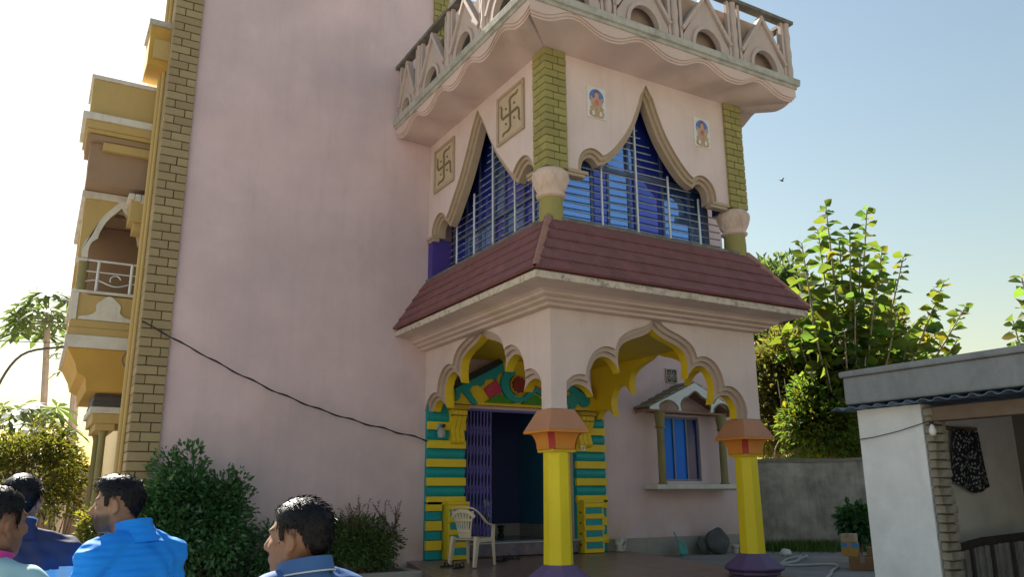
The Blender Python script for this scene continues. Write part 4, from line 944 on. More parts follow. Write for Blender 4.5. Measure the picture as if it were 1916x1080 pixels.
# local: +X is forward, Y sideways
def bar(name, pts, wu, wv, up_=(0, 0, 1)):
    mb = MB(); v = []; f = []; pts = [Vector(p) for p in pts]
    for i, p in enumerate(pts):
        t = (pts[min(i+1, len(pts)-1)]-pts[max(0, i-1)]).normalized(); a = Vector(up_); s_ = t.cross(a).normalized(); b = s_.cross(t)
        wu_ = wu[i] if isinstance(wu, (list, tuple)) else wu; wv_ = wv[i] if isinstance(wv, (list, tuple)) else wv
        v += [p+s_*wu_+b*wv_, p-s_*wu_+b*wv_, p-s_*wu_-b*wv_, p+s_*wu_-b*wv_]
    for i in range(len(pts)-1):
        for k in range(4): f.append((i*4+k, i*4+(k+1) % 4, (i+1)*4+(k+1) % 4, (i+1)*4+k))
    n = len(pts)-1; f += [(3, 2, 1, 0), (n*4, n*4+1, n*4+2, n*4+3)]
    return mb.add(v, f).build(name, ch_m, chair, smooth=True, bev=.006)
for s_ in (-1, 1):
    bar('front_leg', [(.27, s_*.26, 0), (.25, s_*.255, .22), (.235, s_*.25, .44), (.235, s_*.262, .63)], [.014, .018, .022, .024], [.022, .026, .03, .026], (1, 0, 0))
    bar('rear_leg', [(-.30, s_*.24, 0), (-.26, s_*.235, .22), (-.21, s_*.225, .46)], [.018, .022, .03], [.038, .045, .055], (1, 0, 0))
    bar('armrest', catmull([(.25, s_*.265, .635), (.12, s_*.285, .645), (-.02, s_*.29, .68), (-.14, s_*.275, .78), (-.22, s_*.24, .86), (-.27, s_*.16, .915), (-.29, s_*.0, .93)], 4), .022, .012)
mb = MB(); rows = []
for i in range(9):
    t = i/8; rows.append([(lerp(-.21, .25, t), lerp(-.24, .24, j/8), .445-.02*math.sin(math.pi*t)*math.sin(math.pi*j/8)-.02*(1-t)+.0) for j in range(9)])
so_ = mb.grid(rows).build('seat', ch_m, chair, smooth=True); so_.modifiers.new('thick', 'SOLIDIFY').thickness = .014
for i in range(4):
    pass
MB().box(.22, .25, -.235, .235, .37, .435).build('front_apron', ch_m, chair, bev=.006)
for s_ in (-1, 1): MB().box(-.2, .22, s_*.235-.008, s_*.235+.008, .375, .435).build('side_apron', ch_m, chair, bev=.005)
# fan-patterned back
def bk(u, v): # u -1..1 across, v 0..1 up
    return (-.205-.085*v-.03*(1-u*u)*.6, u*lerp(.17, .25, v), .44+.46*v)
for k in range(7):
    u = -1+k/3; bar('back_rib', [bk(u*lerp(.55, .8, v), v*.93) for v in np.linspace(0, 1, 7)], [.02, .02, .016, .014, .016, .02, .022], .006, (1, 0, 0))
bar('back_band', [bk(u, .62) for u in np.linspace(-.78, .78, 9)], .008, .02); bar('back_band', [bk(u, .25) for u in np.linspace(-.62, .62, 9)], .008, .024); bar('back_rim', [bk(u, .93-.25*abs(u)**2.5) for u in np.linspace(-.95, .95, 13)], .014, .03)
# ------------------------------------------------------------------ footwear, bucket, dustpan, stone, cup, hose, boxes
def sandal(loc, rz, label, mt=black, sc=1):
    loc = (loc[0], loc[1], floor_z(loc[1])+.006); t = thing('sandal', label, 'sandal', loc, 'sandals left by the front door', rz, local=True)
    out = [(.045*math.sin(a)*(1-.18*math.cos(a)), .13*math.cos(a)) for a in np.linspace(0, 2*math.pi, 20, endpoint=False)]
    MB().prism([(x*sc, y*sc) for x, y in out], 'Z', 0, .018).build('sole', mt, t, bev=.003)
    MB().tube([(-.042*sc, -.01, .016), (-.03*sc, .02, .05), (0, .05*sc, .058), (.03*sc, .02, .05), (.042*sc, -.01, .016)], .011, 6).build('strap', mt, t, smooth=True)
    MB().tube([(-.038*sc, -.08, .016), (-.025*sc, -.1, .06), (0, -.105, .068), (.025*sc, -.1, .06), (.038*sc, -.08, .016)], .009, 6).build('heel_strap', mt, t, smooth=True)
sandal((.95, 2.95, .005), .3, 'black sandal nearest the front chair leg by the door step'); sandal((1.10, 3.08, .005), -.2, 'black strappy sandal in the middle of those by the door step'); sandal((1.28, 3.14, .005), .9, 'black sandal lying farthest from the chair by the door step')
sandal((-.02, 2.72, .005), 1.9, 'black sandal behind the rear leg of the plastic chair'); sandal((.06, 2.52, .005), 2.1, 'second black sandal beside the rear leg of the plastic chair')
bk_ = thing('paint_bucket', 'small splashed white paint bucket beside the striped pedestal', 'bucket', (3.56, 3.42, .004))
pail = mat('pail_white', (.5, .5, .48), .6, .3, 10, .2, 30, col2=(.12, .12, .11), mixscale=12, mixpow=(.5, .6))
MB().lathe([(.085, .005), (.105, .20), (.112, .20), (.112, .215), (.10, .215), (.08, .02)], 3.56, 3.42, 20, cap=False).build('pail', pail, bk_, smooth=True); MB().lathe([(.001, .016), (.084, .016)], 3.56, 3.42, 20, cap=False).build('bottom', pail, bk_)
MB().tube([(3.56+.11*math.cos(a), 3.42, .2+.11*math.sin(a)) for a in np.linspace(0, math.pi, 12)], .004, 5).build('bail_handle', steel, bk_)
MB().lathe([(.02, .1), (.06, .18), (.001, .19)], 3.56, 3.42, 10).build('brush_rags', black, bk_)
dp = thing('dustpan', 'teal plastic dustpan leaning against the grey plinth', 'dustpan', (4.86, 3.50, YZ), rz=.3, local=True); tealp = mat('teal_plastic', (.05, .28, .25), .45)
rows = []
for i in range(7):
    t = i/6; rows.append([(lerp(-.15, .15, j/8)*(.75+.25*math.sin(math.pi*min(1, t*1.1))), -.10+.05*t+.06*abs(j/4-1)**2*-1+.0, .01+.24*t) for j in range(9)])
do = MB().grid(rows).build('pan', tealp, dp, smooth=True); do.modifiers.new('t', 'SOLIDIFY').thickness = .01
MB().tube([(0, -.04, .24), (.0, .0, .34), (-.01, .02, .40)], .014, 8).build('handle', tealp, dp, smooth=True)
def rock(name, c, r, seed, mt, label, cat='stone', grp=None):
    q = np.random.default_rng(seed); mb = MB().ell((0, 0, 0), r, None, 14, 9); ph = q.uniform(0, 6, 9)
    mb.v = [(x*(1+.13*math.sin(5*x/r[0]+ph[0])*math.cos(3*z/r[2]+ph[1])+.08*math.sin(7*y/r[1]+ph[2])), y*(1+.12*math.sin(4*z/r[2]+ph[3])), max(z*(1+.14*math.sin(4*x/r[0]+ph[4])), -r[2]*.82)) for x, y, z in mb.v]
    o = mb.build(name, mt, None, smooth=True, ang=28); o.location = (c[0], c[1], c[2]+r[2]*.82); return tag(o, label, cat, grp)
dark_stone = mat('dark_stone', (.07, .075, .075), .75, .35, 6, .5, 20, col2=(.16, .165, .16), mixscale=7, mixpow=(.6, .75))
o = rock('stone', (5.72, 3.36, YZ), (.29, .10, .25), 3, dark_stone, 'big dark grey stone slab leaning on the plinth under the hooded window'); o.rotation_euler = (-.12, .18, .05)
o = rock('stone', (5.40, 3.42, YZ), (.10, .07, .17), 5, dark_stone, 'narrow dark stone standing beside the bigger stone slab'); o.rotation_euler = (-.1, -.3, 0)
cu = thing('cup', 'small white cup on the ground beside the dark stone slab', 'cup', (6.16, 3.36, YZ+.002)); MB().lathe([(.045, YZ+.003), (.075, YZ+.15), (.082, YZ+.155), (.07, YZ+.15), (.04, YZ+.012)], 6.16, 3.36, 16, cap=False).build('body', mat('cup_white', (.6, .58, .55), .5), cu, smooth=True); MB().lathe([(.079, YZ+.105), (.076, YZ+.085)], 6.16, 3.36, 16, cap=False).build('band', mat('cup_band', (.35, .25, .2), .5), cu, smooth=True); MB().lathe([(.001, YZ+.011), (.043, YZ+.011)], 6.16, 3.36, 16, cap=False).build('bottom', MATS['cup_white'], cu)
hz = YZ+.022
hp_ = catmull([(3.9, .55, hz), (4.3, .75, hz), (5.0, 1.25, hz), (5.7, 1.75, hz), (6.3, 2.0, hz), (6.1, 1.7, hz), (5.2, 1.25, hz), (4.75, 1.15, hz), (4.9, .85, hz), (5.4, .75, hz), (5.3, .45, hz), (4.6, .0, hz), (4.2, -.3, hz), (3.6, -.7, hz), (3.0, -1.1, hz)], 6)
ho = MB().tube([(x, y, z+(.03 if 26 < i < 34 else 0)) for i, (x, y, z) in enumerate(hp_)], .02, 8).build('garden_hose', mat('hose_grey', (.45, .46, .45), .5, .1, 8), smooth=True); tag(ho, 'pale grey hose looped over the concrete yard beside the purple column base', 'hose')
# cartons stacked by the outbuilding corner
card = mat('cardboard', (.25, .14, .07), .9, .15, 4, .2, 40); card2 = mat('yellow_carton', (.45, .27, .07), .85, .15, 5); card3 = mat('pale_carton', (.42, .33, .22), .85, .15, 5)
def carton(c, s, rz, mt, label, extra=None):
    t = thing('carton', label, 'box', c, 'cartons piled beside the outbuilding', rz, local=True)
    MB().box(-s[0]/2, s[0]/2, -s[1]/2, s[1]/2, 0, s[2]).build('box_body', mt, t, bev=.006)
    MB().box(-s[0]/2-.004, s[0]/2+.004, -.03, .03, s[2]*.55, s[2]+.004).build('tape', mat('tape', (.3, .22, .14), .4), t)
    if extra: MB().box(-s[0]/2-.003, s[0]/2-.02, -s[1]/2-.003, s[1]/2+.003, s[2]*.62, s[2]*.95).build('blue_print', mat('blue_print', (.05, .22, .5), .6), t)
    return t
carton((5.36, .06, YZ+.002), (.44, .36, .18), .62, card, 'brown carton at the bottom of the pile beside the outbuilding')
carton((5.24, .16, YZ+.184), (.22, .22, .20), .55, card2, 'yellow carton with a blue band in the pile beside the outbuilding', True)
carton((5.50, -.04, YZ+.184), (.22, .20, .12), .7, card, 'small brown carton beside the yellow one on the pile')
carton((5.25, .17, YZ+.386), (.24, .19, .11), .45, card3, 'pale tan carton on top of the pile beside the outbuilding')
# fittings by the door
lm = thing('wall_lamp', 'small grey lamp fitting on the striped door jamb', 'lamp', (.20, 3.44, 1.92)); MB().box(.14, .26, 3.47, 3.499, 1.92, 2.02).build('back_plate', steel, lm, bev=.005); MB().lathe([(.05, 1.80), (.065, 1.84), (.065, 1.90), (.03, 1.95)], .20, 3.43, 14).build('shade', mat('lamp_grey', (.3, .32, .33), .4), lm, smooth=True); MB().ell((.235, 3.42, 1.985), (.03, .03, .03), None, 10, 6).build('sensor', black, lm, smooth=True)
sb = thing('switch_box', 'tiny white switch box on the yellow bracket right of the doorway', 'switch', (2.86, 3.42, 1.72)); MB().box(2.80, 2.88, 3.40, 3.434, 1.66, 1.74).build('cover', white_p, sb, bev=.004); MB().box(2.825, 2.855, 3.395, 3.3995, 1.68, 1.72).build('rocker', mat('switch_grey', (.3, .3, .3)), sb)
pc = thing('painted_panel', 'pale green painted panel standing inside the blue hall', 'panel', (1.75, 4.6, .2)); MB().box(1.53, 1.70, 4.55, 4.58, .42, .86).build('board', mat('panel_green', (.30, .36, .30), .6, .35, 14, 0, 30, col2=(.03, .05, .05), mixscale=16, mixpow=(.52, .6)), pc); MB().box(1.50, 1.73, 4.552, 4.60, .2, .419).build('stand', mat('skirting', (.22, .22, .22)), pc)
vs_ = thing('vase', 'dark round vase on a stand before the painted panel in the hall', 'vase', (1.50, 4.45, .2)); MB().lathe(catmull([(.05, .45), (.08, .50), (.09, .56), (.05, .62), (.035, .68), (.055, .74)], 4), 1.50, 4.45, 16).build('pot', mat('vase_dark', (.06, .05, .04), .3), vs_, smooth=True); MB().lathe([(.10, .199), (.07, .24), (.06, .40), (.10, .449)], 1.50, 4.45, 12).build('stand', mat('dark_wood', (.08, .05, .04)), vs_, smooth=True)
op_ = thing('ornament', 'small dark ornament standing on the tiled hall floor', 'ornament', (2.08, 4.9, .2)); MB().lathe(catmull([(.05, .199), (.06, .25), (.03, .29), (.055, .33), (.02, .38)], 4), 2.08, 4.9, 12).build('body', black, op_, smooth=True); MB().ell((2.08, 4.9, .39), (.08, .05, .03), None, 8, 6).build('top', black, op_, smooth=True)
# cable from the pilaster to the porch, sagging along the wall; wires on the left
cab = []
for t in np.linspace(0, 1, 60):
    x = lerp(-4.16, -.005, t); z = lerp(3.2, 1.755, t)-.62*t*(1-t)*.38; z = (1-t)**1.0*3.2+t*1.755-.20*math.sin(math.pi*t)**1.2; cab.append((x, 3.50-.03*math.sin(t*40)*.3, z+.006*math.sin(t*55)))
mb = MB().tube(cab, .010, 6).tube([(x, y+.014*math.sin(i*.9), z+.012*math.cos(i*.9)) for i, (x, y, z) in enumerate(cab)], .007, 5)
tag(mb.build('power_cable', black, smooth=True), 'twisted black power cable sagging across the big pink wall', 'cable')
lp = MB().tube(catmull([(-5.0, 4.85, 3.0), (-5.5, 4.9, 2.85), (-5.75, 5.0, 2.3), (-5.8, 5.1, 1.6), (-5.78, 5.1, .4), (-5.78, 5.1, GZ)], 6), .018, 6).build('cable_loop', mat('grey_cable', (.12, .11, .10), .6), smooth=True); tag(lp, 'thick grey cable curving down from the lower balcony corner', 'cable')
wr = MB().tube([(x, lerp(5.2, 5.0, t), 2.98+.10*(t-.5)**2*4+.32*t*0-.0) for t, x in zip(np.linspace(0, 1, 20), np.linspace(-13, -5.0, 20))], .007, 5).build('overhead_wire', MATS['grey_cable']); tag(wr, 'thin overhead wire reaching the lower balcony from the left', 'wire')
cl2 = MB().tube(catmull([(-4.14, 4.3, 3.2), (-4.2, 4.6, 3.0), (-4.25, 4.75, 2.85), (-4.15, 4.7, 2.7), (-4.18, 4.5, 2.9), (-4.16, 4.4, 3.3)], 6), .012, 6).build('cable_coil', MATS['grey_cable']); tag(cl2, 'coil of loose cable beside the drain pipes under the balcony', 'cable')
# white post and rubble on the left, far bird
po = thing('marker_post', 'short white post in the dirt by the rubble beyond the people', 'post', (-4.9, 6.4, GZ)); MB().box(-4.98, -4.82, 6.32, 6.48, GZ-.02, .30).build('post_body', white_p, po, bev=.01); MB().lathe([(.115, .301), (.02, .36)], -4.9, 6.4, 4, rot=math.pi/4).build('post_cap', white_p, po)
rub = [mat('rubble_brick', (.20, .10, .07), .95, .3, 8), mat('rubble_stone', (.22, .19, .15), .95, .3, 8)]
q = np.random.default_rng(4)
for i in range(26):
    x, y = -4.6+q.normal(0, .45), 9.2+q.normal(0, 1.3); 
    if x > -4.15: x = -4.15-q.random()*.4
    r = q.uniform(.07, .2); o = rock('rubble_stone', (x, y, GZ), (r, r*.8, r*.6), 100+i, rub[i % 2], 'broken stone of the rubble heap behind the white post', 'rubble', 'rubble heap by the side of the house'); o.rotation_euler = (0, 0, q.random()*6)
bi = thing('bird', 'tiny dark bird in flight against the clear sky', 'bird', (15.5, 10, 11.3)); fwd_ = Vector((.86, -.5, 0))
bc_ = CAM+(fw+r2*((1463-958)/1504.69)+u2*((540-338)/1504.69))*32; bi.location = bc_
bb = MB().ell(bc_, (.10, .035, .035), None, 8, 6); bb.build('body', black, bi, smooth=True)
for s_ in (-1, 1): MB().add([bc_+Vector((.03, 0, .01)), bc_+Vector((-.04, 0, .01)), bc_+Vector((-.06, s_*.12, .07)), bc_+Vector((.0, s_*.13, .075)), bc_+Vector((.03, 0, 0)), bc_+Vector((-.04, 0, 0)), bc_+Vector((-.06, s_*.12, .06)), bc_+Vector((.0, s_*.13, .065))], [(0, 1, 2, 3), (7, 6, 5, 4), (0, 3, 7, 4), (1, 5, 6, 2), (2, 6, 7, 3), (0, 4, 5, 1)]).build('wing', black, bi)
# ------------------------------------------------------------------ plants
def place(px, py, depth):
    """point seen at photo pixel (px,py), depth metres in front of the lens"""
    return CAM+(fw+r2*((px-958)/1504.69)+u2*((540-py)/1504.69))*depth
def leaf_mesh(name, P, A, S, wid, mt, fold=.25, droop=.25, seed=0, up_bias=.6):
    """many small folded leaves in one mesh. P base points, A axis directions, S lengths"""
    n = len(P); q = np.random.default_rng(seed); A = A/np.linalg.norm(A, axis=1, keepdims=True)
    up_ = q.normal(0, 1, (n, 3)); up_[:, 2] += up_bias*2; B = np.cross(A, up_); B /= np.linalg.norm(B, axis=1, keepdims=True)+1e-9; Nn = np.cross(B, A)
    S = S[:, None]; w_ = S*wid/2
    v0 = P; vm = P+A*S*.5; tip = P+A*S-Nn*S*droop
    l = vm+B*w_+Nn*w_*fold; r = vm-B*w_+Nn*w_*fold; l2 = P+A*S*.8+B*w_*.62+Nn*w_*fold*.3-Nn*S*droop*.5; r2_ = P+A*S*.8-B*w_*.62+Nn*w_*fold*.3-Nn*S*droop*.5
    V = np.stack([v0, l, l2, tip, r2_, r], 1).reshape(-1, 3); i0 = np.arange(n)*6
    F = np.stack([i0, i0+1, i0+2, i0+3, i0, i0+3, i0+4, i0+5], 1).reshape(-1)
    me = bpy.data.meshes.new(name); me.vertices.add(len(V)); me.vertices.foreach_set('co', V.reshape(-1)); me.loops.add(len(F)); me.loops.foreach_set('vertex_index', F)
    me.polygons.add(2*n); me.polygons.foreach_set('loop_start', np.arange(2*n)*4); me.polygons.foreach_set('loop_total', np.full(2*n, 4)); me.materials.append(mt); me.update(calc_edges=True)
    return me
def cloud(center, radii, n, clumps, seed, shell=.55, clump_r=.38, hole=.0, flat=0):
    """points gathered in clumps over an ellipsoid; returns points and outward directions"""
    q = np.random.default_rng(seed); c = np.array(center); r = np.array(radii)
    d = q.normal(0, 1, (clumps, 3)); d /= np.linalg.norm(d, axis=1, keepdims=True); d[:, 2] = np.where(d[:, 2] < -.75, -d[:, 2]*.5, d[:, 2])
    cc = d*(shell+(1-shell)*q.random((clumps, 1))**.7)*.78; w_ = q.uniform(.6, 1.3, clumps); pick = q.choice(clumps, n, p=w_/w_.sum())
    e = q.normal(0, 1, (n, 3)); e /= np.linalg.norm(e, axis=1, keepdims=True); rad = q.random((n, 1))**.45*clump_r*(.6+.5*w_[pick][:, None])
    p = cc[pick]+e*rad; out = e*.8+p*.8
    return c+p*r, out+q.normal(0, .35, (n, 3)), cc*r+c
lm_ficus = leafmat('ficus_leaf', [(.026, .085, .03), (.042, .13, .046), (.07, .18, .06), (.032, .10, .04), (.10, .21, .085)], .25, .35, .6)
lm_bush = leafmat('bush_leaf', [(.03, .08, .025), (.05, .13, .035), (.075, .15, .04), (.09, .11, .04), (.13, .18, .05)], .3)
lm_red = leafmat('reddish_leaf', [(.10, .07, .045), (.14, .08, .06), (.08, .09, .04), (.17, .10, .08)], .3)
lm_teak = leafmat('teak_leaf', [(.07, .14, .045), (.10, .18, .04), (.15, .21, .035), (.08, .14, .065), (.12, .15, .025), (.055, .11, .03), (.20, .17, .02)], .66)
lm_far = leafmat('far_leaf', [(.06, .11, .055), (.08, .14, .06), (.12, .17, .06), (.07, .10, .065)], .55)
lm_vine = leafmat('vine_leaf', [(.10, .14, .045), (.17, .19, .05), (.20, .17, .06), (.13, .11, .055), (.07, .12, .05), (.24, .21, .04)], .6)
lm_yel = leafmat('shrub_leaf', [(.06, .08, .02), (.10, .12, .025), (.16, .17, .03), (.05, .06, .03), (.22, .20, .035)], .5)
lm_pap = leafmat('papaya_leaf', [(.09, .15, .05), (.13, .19, .06), (.08, .12, .05)], .45)
def bush(name, label, c, r, n, leaf, mt, seed, clumps=40, stems=9, wid=.5, grp=None, base_z=None, leaf_sd=.3, tipmat=None, clump_r=.34):
    t = thing(name, label, 'shrub', (c[0], c[1], base_z if base_z is not None else c[2]-r[2]), grp)
    P, A, cc = cloud(c, r, n, clumps, seed, clump_r=clump_r); q = np.random.default_rng(seed+1)
    link('foliage', leaf_mesh('foliage', P, A, leaf*q.uniform(1-leaf_sd, 1+leaf_sd, n), wid, mt, seed=seed), t)['kind'] = 'stuff'
    bz = t.location.z
    for i in range(stems):
        e = cc[q.integers(len(cc))]; b = (c[0]+q.normal(0, r[0]*.12), c[1]+q.normal(0, r[1]*.12), bz-.03)
        mid_ = ((b[0]+e[0])/2+q.normal(0, .04), (b[1]+e[1])/2+q.normal(0, .04), lerp(b[2], e[2], .55))
        MB().tube(catmull([b, mid_, tuple(e)], 3), [.016]*4+[.008]*3, 5).build('stem', bark, t)
    return t
bush('ficus_bush', 'large rounded dark green bush at the foot of the brick pilaster', (-3.40, 3.06, .62), (.82, .55, 1.0), 11500, .070, lm_ficus, 21, clumps=70, stems=14, wid=.55, base_z=-.12, clump_r=.26)
bush('ficus_bush', 'small dark green bush between the large bush and the bare-stemmed one', (-2.42, 2.98, .18), (.40, .3, .46), 2600, .055, lm_ficus, 23, clumps=30, stems=8, base_z=-.12)
bush('flowering_bush', 'bush with reddish upright tips beside the porch steps', (-1.36, 3.0, .26), (.86, .38, .48), 8500, .055, lm_bush, 27, clumps=60, stems=12, wid=.4, base_z=-.12, clump_r=.3)
# upright reddish tips of that bush
q = np.random.default_rng(5); ft = [o for o in C.objects if o.name.startswith('flowering_bush')][0]; Ps = []; As = []; Ss = []
for i in range(75):
    b = Vector((-1.30+q.uniform(-.62, .66), 3.0+q.uniform(-.25, .25), .42+q.uniform(-.1, .12))); d = Vector((q.normal(0, .35), q.normal(0, .25), 1)).normalized(); L_ = q.uniform(.2, .48)*(1 if b.x > -1.6 else .6)
    MB().tube([b, b+d*L_*.6+Vector((.01, 0, 0)), b+d*L_], [.004, .003, .002], 4).build('twig', mat('red_twig', (.13, .075, .05), .9), ft)
    for k in range(16):
        t_ = .15+.85*k/16; Ps.append(b+d*L_*t_); As.append(d+Vector(q.normal(0, .7, 3))); Ss.append(.04*q.uniform(.6, 1.3))
link('tip_leaves', leaf_mesh('tip_leaves', np.array([tuple(p) for p in Ps]), np.array([tuple(a) for a in As]), np.array(Ss), .35, lm_red, seed=3), ft)['kind'] = 'stuff'
# ---- trees
def trunk_tube(t, pts, r0, r1, mt, name='trunk', k=4):
    p = catmull([tuple(x) for x in pts], k); MB().tube(p, [lerp(r0, r1, i/(len(p)-1)) for i in range(len(p))], 8).build(name, mt, t, smooth=True)
def mass_tree(name, label, base, c, r, n, leaf, mt, seed, clumps=60, grp=None, wid=.45, trunk_r=.16, clump_r=.3, limbs=9):
    t = thing(name, label, 'tree', base, grp); P, A, cc = cloud(c, r, n, clumps, seed, clump_r=clump_r); q = np.random.default_rng(seed+9)
    link('crown', leaf_mesh('crown', P, A, leaf*q.uniform(.6, 1.4, n), wid, mt, seed=seed), t)['kind'] = 'stuff'
    b = Vector(base); f_ = Vector((c[0]*.8+b.x*.2, c[1]*.8+b.y*.2, c[2]-r[2]*.45)); trunk_tube(t, [b, b.lerp(f_, .5)+Vector((.1, .05, 0)), f_], trunk_r, trunk_r*.6, bark)
    for i in range(limbs):
        e = Vector(cc[q.integers(len(cc))]); trunk_tube(t, [f_-Vector((0, 0, .3)), f_.lerp(e, .5)+Vector(q.normal(0, .15, 3)), e], trunk_r*.45, .02, bark, 'limb', 3)
    return t
GY = YZ-.4
def gp(px, d, z=GY): p = place(px, 900, d); return (p.x, p.y, z)
mass_tree('broadleaf_tree', 'dense dark green tree rising behind the porch tower corner', gp(1440, 25), tuple(place(1452, 640, 25)), (2.1, 2.0, 3.0), 15000, .21, lm_far, 41, 70, 'trees beyond the grey wall', clump_r=.26)
mass_tree('broadleaf_tree', 'tangled yellow-green tree draped in dry vines above the grey wall', gp(1470, 18.5), tuple(place(1490, 752, 18.5)), (1.7, 1.4, 2.0), 17000, .14, lm_vine, 43, 80, 'trees beyond the grey wall', clump_r=.24)
mass_tree('broadleaf_tree', 'green tree filling the gap behind the outbuilding roof', gp(1640, 23), tuple(place(1640, 715, 23)), (2.9, 1.6, 2.4), 16000, .17, lm_vine, 47, 80, 'trees beyond the grey wall', clump_r=.22)
mass_tree('broadleaf_tree', 'low leafy tree standing right behind the stained grey wall', gp(1560, 16.5), tuple(place(1555, 800, 17.0)), (1.5, .9, 1.2), 11000, .13, lm_teak, 49, 60, 'trees beyond the grey wall', trunk_r=.07, clump_r=.24)
# trees on the far side of the yard, seen only as reflections in the blue glass
for i, (x, y, h) in enumerate(((7.5, -17, 8.2), (13, -15, 7.6), (17.5, -12, 8.6))):
    mass_tree('broadleaf_tree', ['tall leafy tree mirrored in the tower glass', 'rounder leafy tree mirrored in the tower glass', 'leafy tree behind the outbuilding, mirrored in the tower glass'][i], (x, y, GZ), (x, y, h*.62), (2.9, 2.9, h*.38), 5000, .30, lm_far, 60+i, 50, 'trees across the yard')
# big-leaved teak
def big_leaf_mesh(name, mt):
    rows = []; n = 6
    for i in range(n+1):
        t = i/n; w_ = .50*math.sin(math.pi*min(1, t*.93+.05))**.75*(1-.25*t); z = .10*math.sin(math.pi*t*.8)-.32*t*t
        rows.append([(-w_, t, z+.05+.03*math.sin(t*9)), (-w_*.5, t, z+.015), (0, t, z-.02), (w_*.5, t, z+.015), (w_, t, z+.05+.03*math.cos(t*8))])
    o = MB().grid(rows).build(name, mt, smooth=True, recalc=False); me = o.data; bpy.data.objects.remove(o); return me
leaf_me = big_leaf_mesh('leaf', lm_teak)
def teak(label, base, tips, seed, limit, depth_fork=.35, leafL=(.21, .50)):
    t = thing('teak_tree', label, 'tree', base, 'big-leaved trees'); q = np.random.default_rng(seed); b = Vector(base); allp = []
    stems = [b+Vector((q.uniform(-.5, .5), q.uniform(-.4, .4), 0)) for _ in range(4)]
    for ti in tips:
        tip = Vector(ti); s_ = min(stems, key=lambda p: (p.xy-tip.xy).length+q.random()*.8); h = tip.z-s_.z
        f1 = s_+Vector(((tip.x-s_.x)*.15, (tip.y-s_.y)*.15, h*.45)); f2 = s_+Vector(((tip.x-s_.x)*.62, (tip.y-s_.y)*.62, h*.72))
        pts = catmull([tuple(s_), tuple(f1), tuple(f2), tuple(tip)], 6); trunk_tube(t, [s_, f1, f2, tip], .05, .012, bark2, 'stem', 6)
        P = [Vector(p) for p in pts]; L_ = [0]
        for a, c in zip(P, P[1:]): L_.append(L_[-1]+(c-a).length)
        tot = L_[-1]; s0 = tot*.36; ang = q.random()*3; d = tot
        step = .11
        while d > s0:
            k = next(i for i in range(len(L_)) if L_[i] >= d-1e-6); k = max(1, k); tt = (d-L_[k-1])/max(1e-6, L_[k]-L_[k-1]); p = P[k-1].lerp(P[k], tt); ax_ = (P[k]-P[k-1]).normalized()
            fr = (tot-d)/tot; sz = lerp(leafL[0], leafL[1], min(1, fr*3.2))*q.uniform(.8, 1.2)
            for sgn in (0, math.pi):
                if fr > .25 and q.random() < .22: continue
                a = ang+sgn+q.normal(0, .25); dirv = Vector((math.cos(a), math.sin(a), lerp(.35, -.30, min(1, fr*4))+q.normal(0, .15))).normalized(); allp.append((p, dirv, sz))
            ang += math.pi/2; d -= step; step = min(.24, step*1.07)
    allp.sort(key=lambda e: -e[2])
    cr = sub_empty('crown', t)
    for i, (p, dv, sz) in enumerate(allp):
        if i >= limit: break
        zup = Vector((0, 0, 1)); x_ = dv.cross(zup).normalized(); zz = x_.cross(dv)
        o = link('leaf', leaf_me, cr); Mx = Matrix((x_, dv, zz)).transposed().to_4x4(); o.matrix_basis = Matrix.Translation(p) @ Mx @ Matrix.Rotation(q.normal(0, .25), 4, 'Y') @ Matrix.Scale(sz, 4)
    rest = allp[limit:]
    if rest:
        o = link('small_leaves', leaf_mesh('small_leaves', np.array([tuple(e[0]) for e in rest]), np.array([tuple(e[1]) for e in rest]), np.array([e[2]*1.05 for e in rest]), .8, lm_teak, seed=seed), t); o['kind'] = 'stuff'
    return t
tips = [tuple(place(x, y, 17.6+dd)) for x, y, dd in ((1545, 386, 0), (1622, 392, .4), (1590, 430, -.5), (1500, 455, -.3), (1650, 470, .8), (1690, 482, .2), (1765, 530, 0), (1806, 575, .5), (1640, 520, -.6), (1470, 545, -.2), (1735, 600, .7), (1560, 500, .7), (1600, 560, -.8), (1790, 640, .1), (1680, 575, -.4), (1520, 600, -.9), (1570, 450, .3), (1610, 470, -.2), (1530, 430, .5), (1490, 510, .4), (1450, 590, .3), (1500, 650, -.4), (1580, 620, -1.), (1640, 600, .5), (1700, 640, -.3), (1750, 570, -.2), (1545, 680, -1.), (1620, 660, -.7))]
teak('tall big-leaved tree with tiered shoots rising over the outbuilding roof', gp(1585, 17.6), tips, 71, 295)
tips = [tuple(place(x, y, 16.5+dd)) for x, y, dd in ((1912, 520, 0), (1895, 600, .3), (1935, 560, -.2), (1960, 600, .3), (1900, 650, 0), (1990, 570, 0), (1930, 640, .4))]
teak('big-leaved tree with few shoots showing behind the outbuilding, past the open sky', gp(1960, 16.5), tips, 73, 120)
# pale climbing stems by the wall
tw_ = thing('climber', 'bare pale climbing stems standing in the vine tree above the grey wall', 'climber', gp(1540, 16.8)); q = np.random.default_rng(8)
for i in range(7):
    x = q.uniform(1445, 1610); a = place(x, 865, 16.9+q.uniform(-.3, .6)); e = place(x+q.normal(10, 18), q.uniform(680, 760), 16.9+q.uniform(-.3, .6)); trunk_tube(tw_, [Vector((a.x, a.y, GY)), a, a.lerp(e, .5)+Vector(q.normal(0, .08, 3)), e], .018, .006, bark2, 'stem', 4)
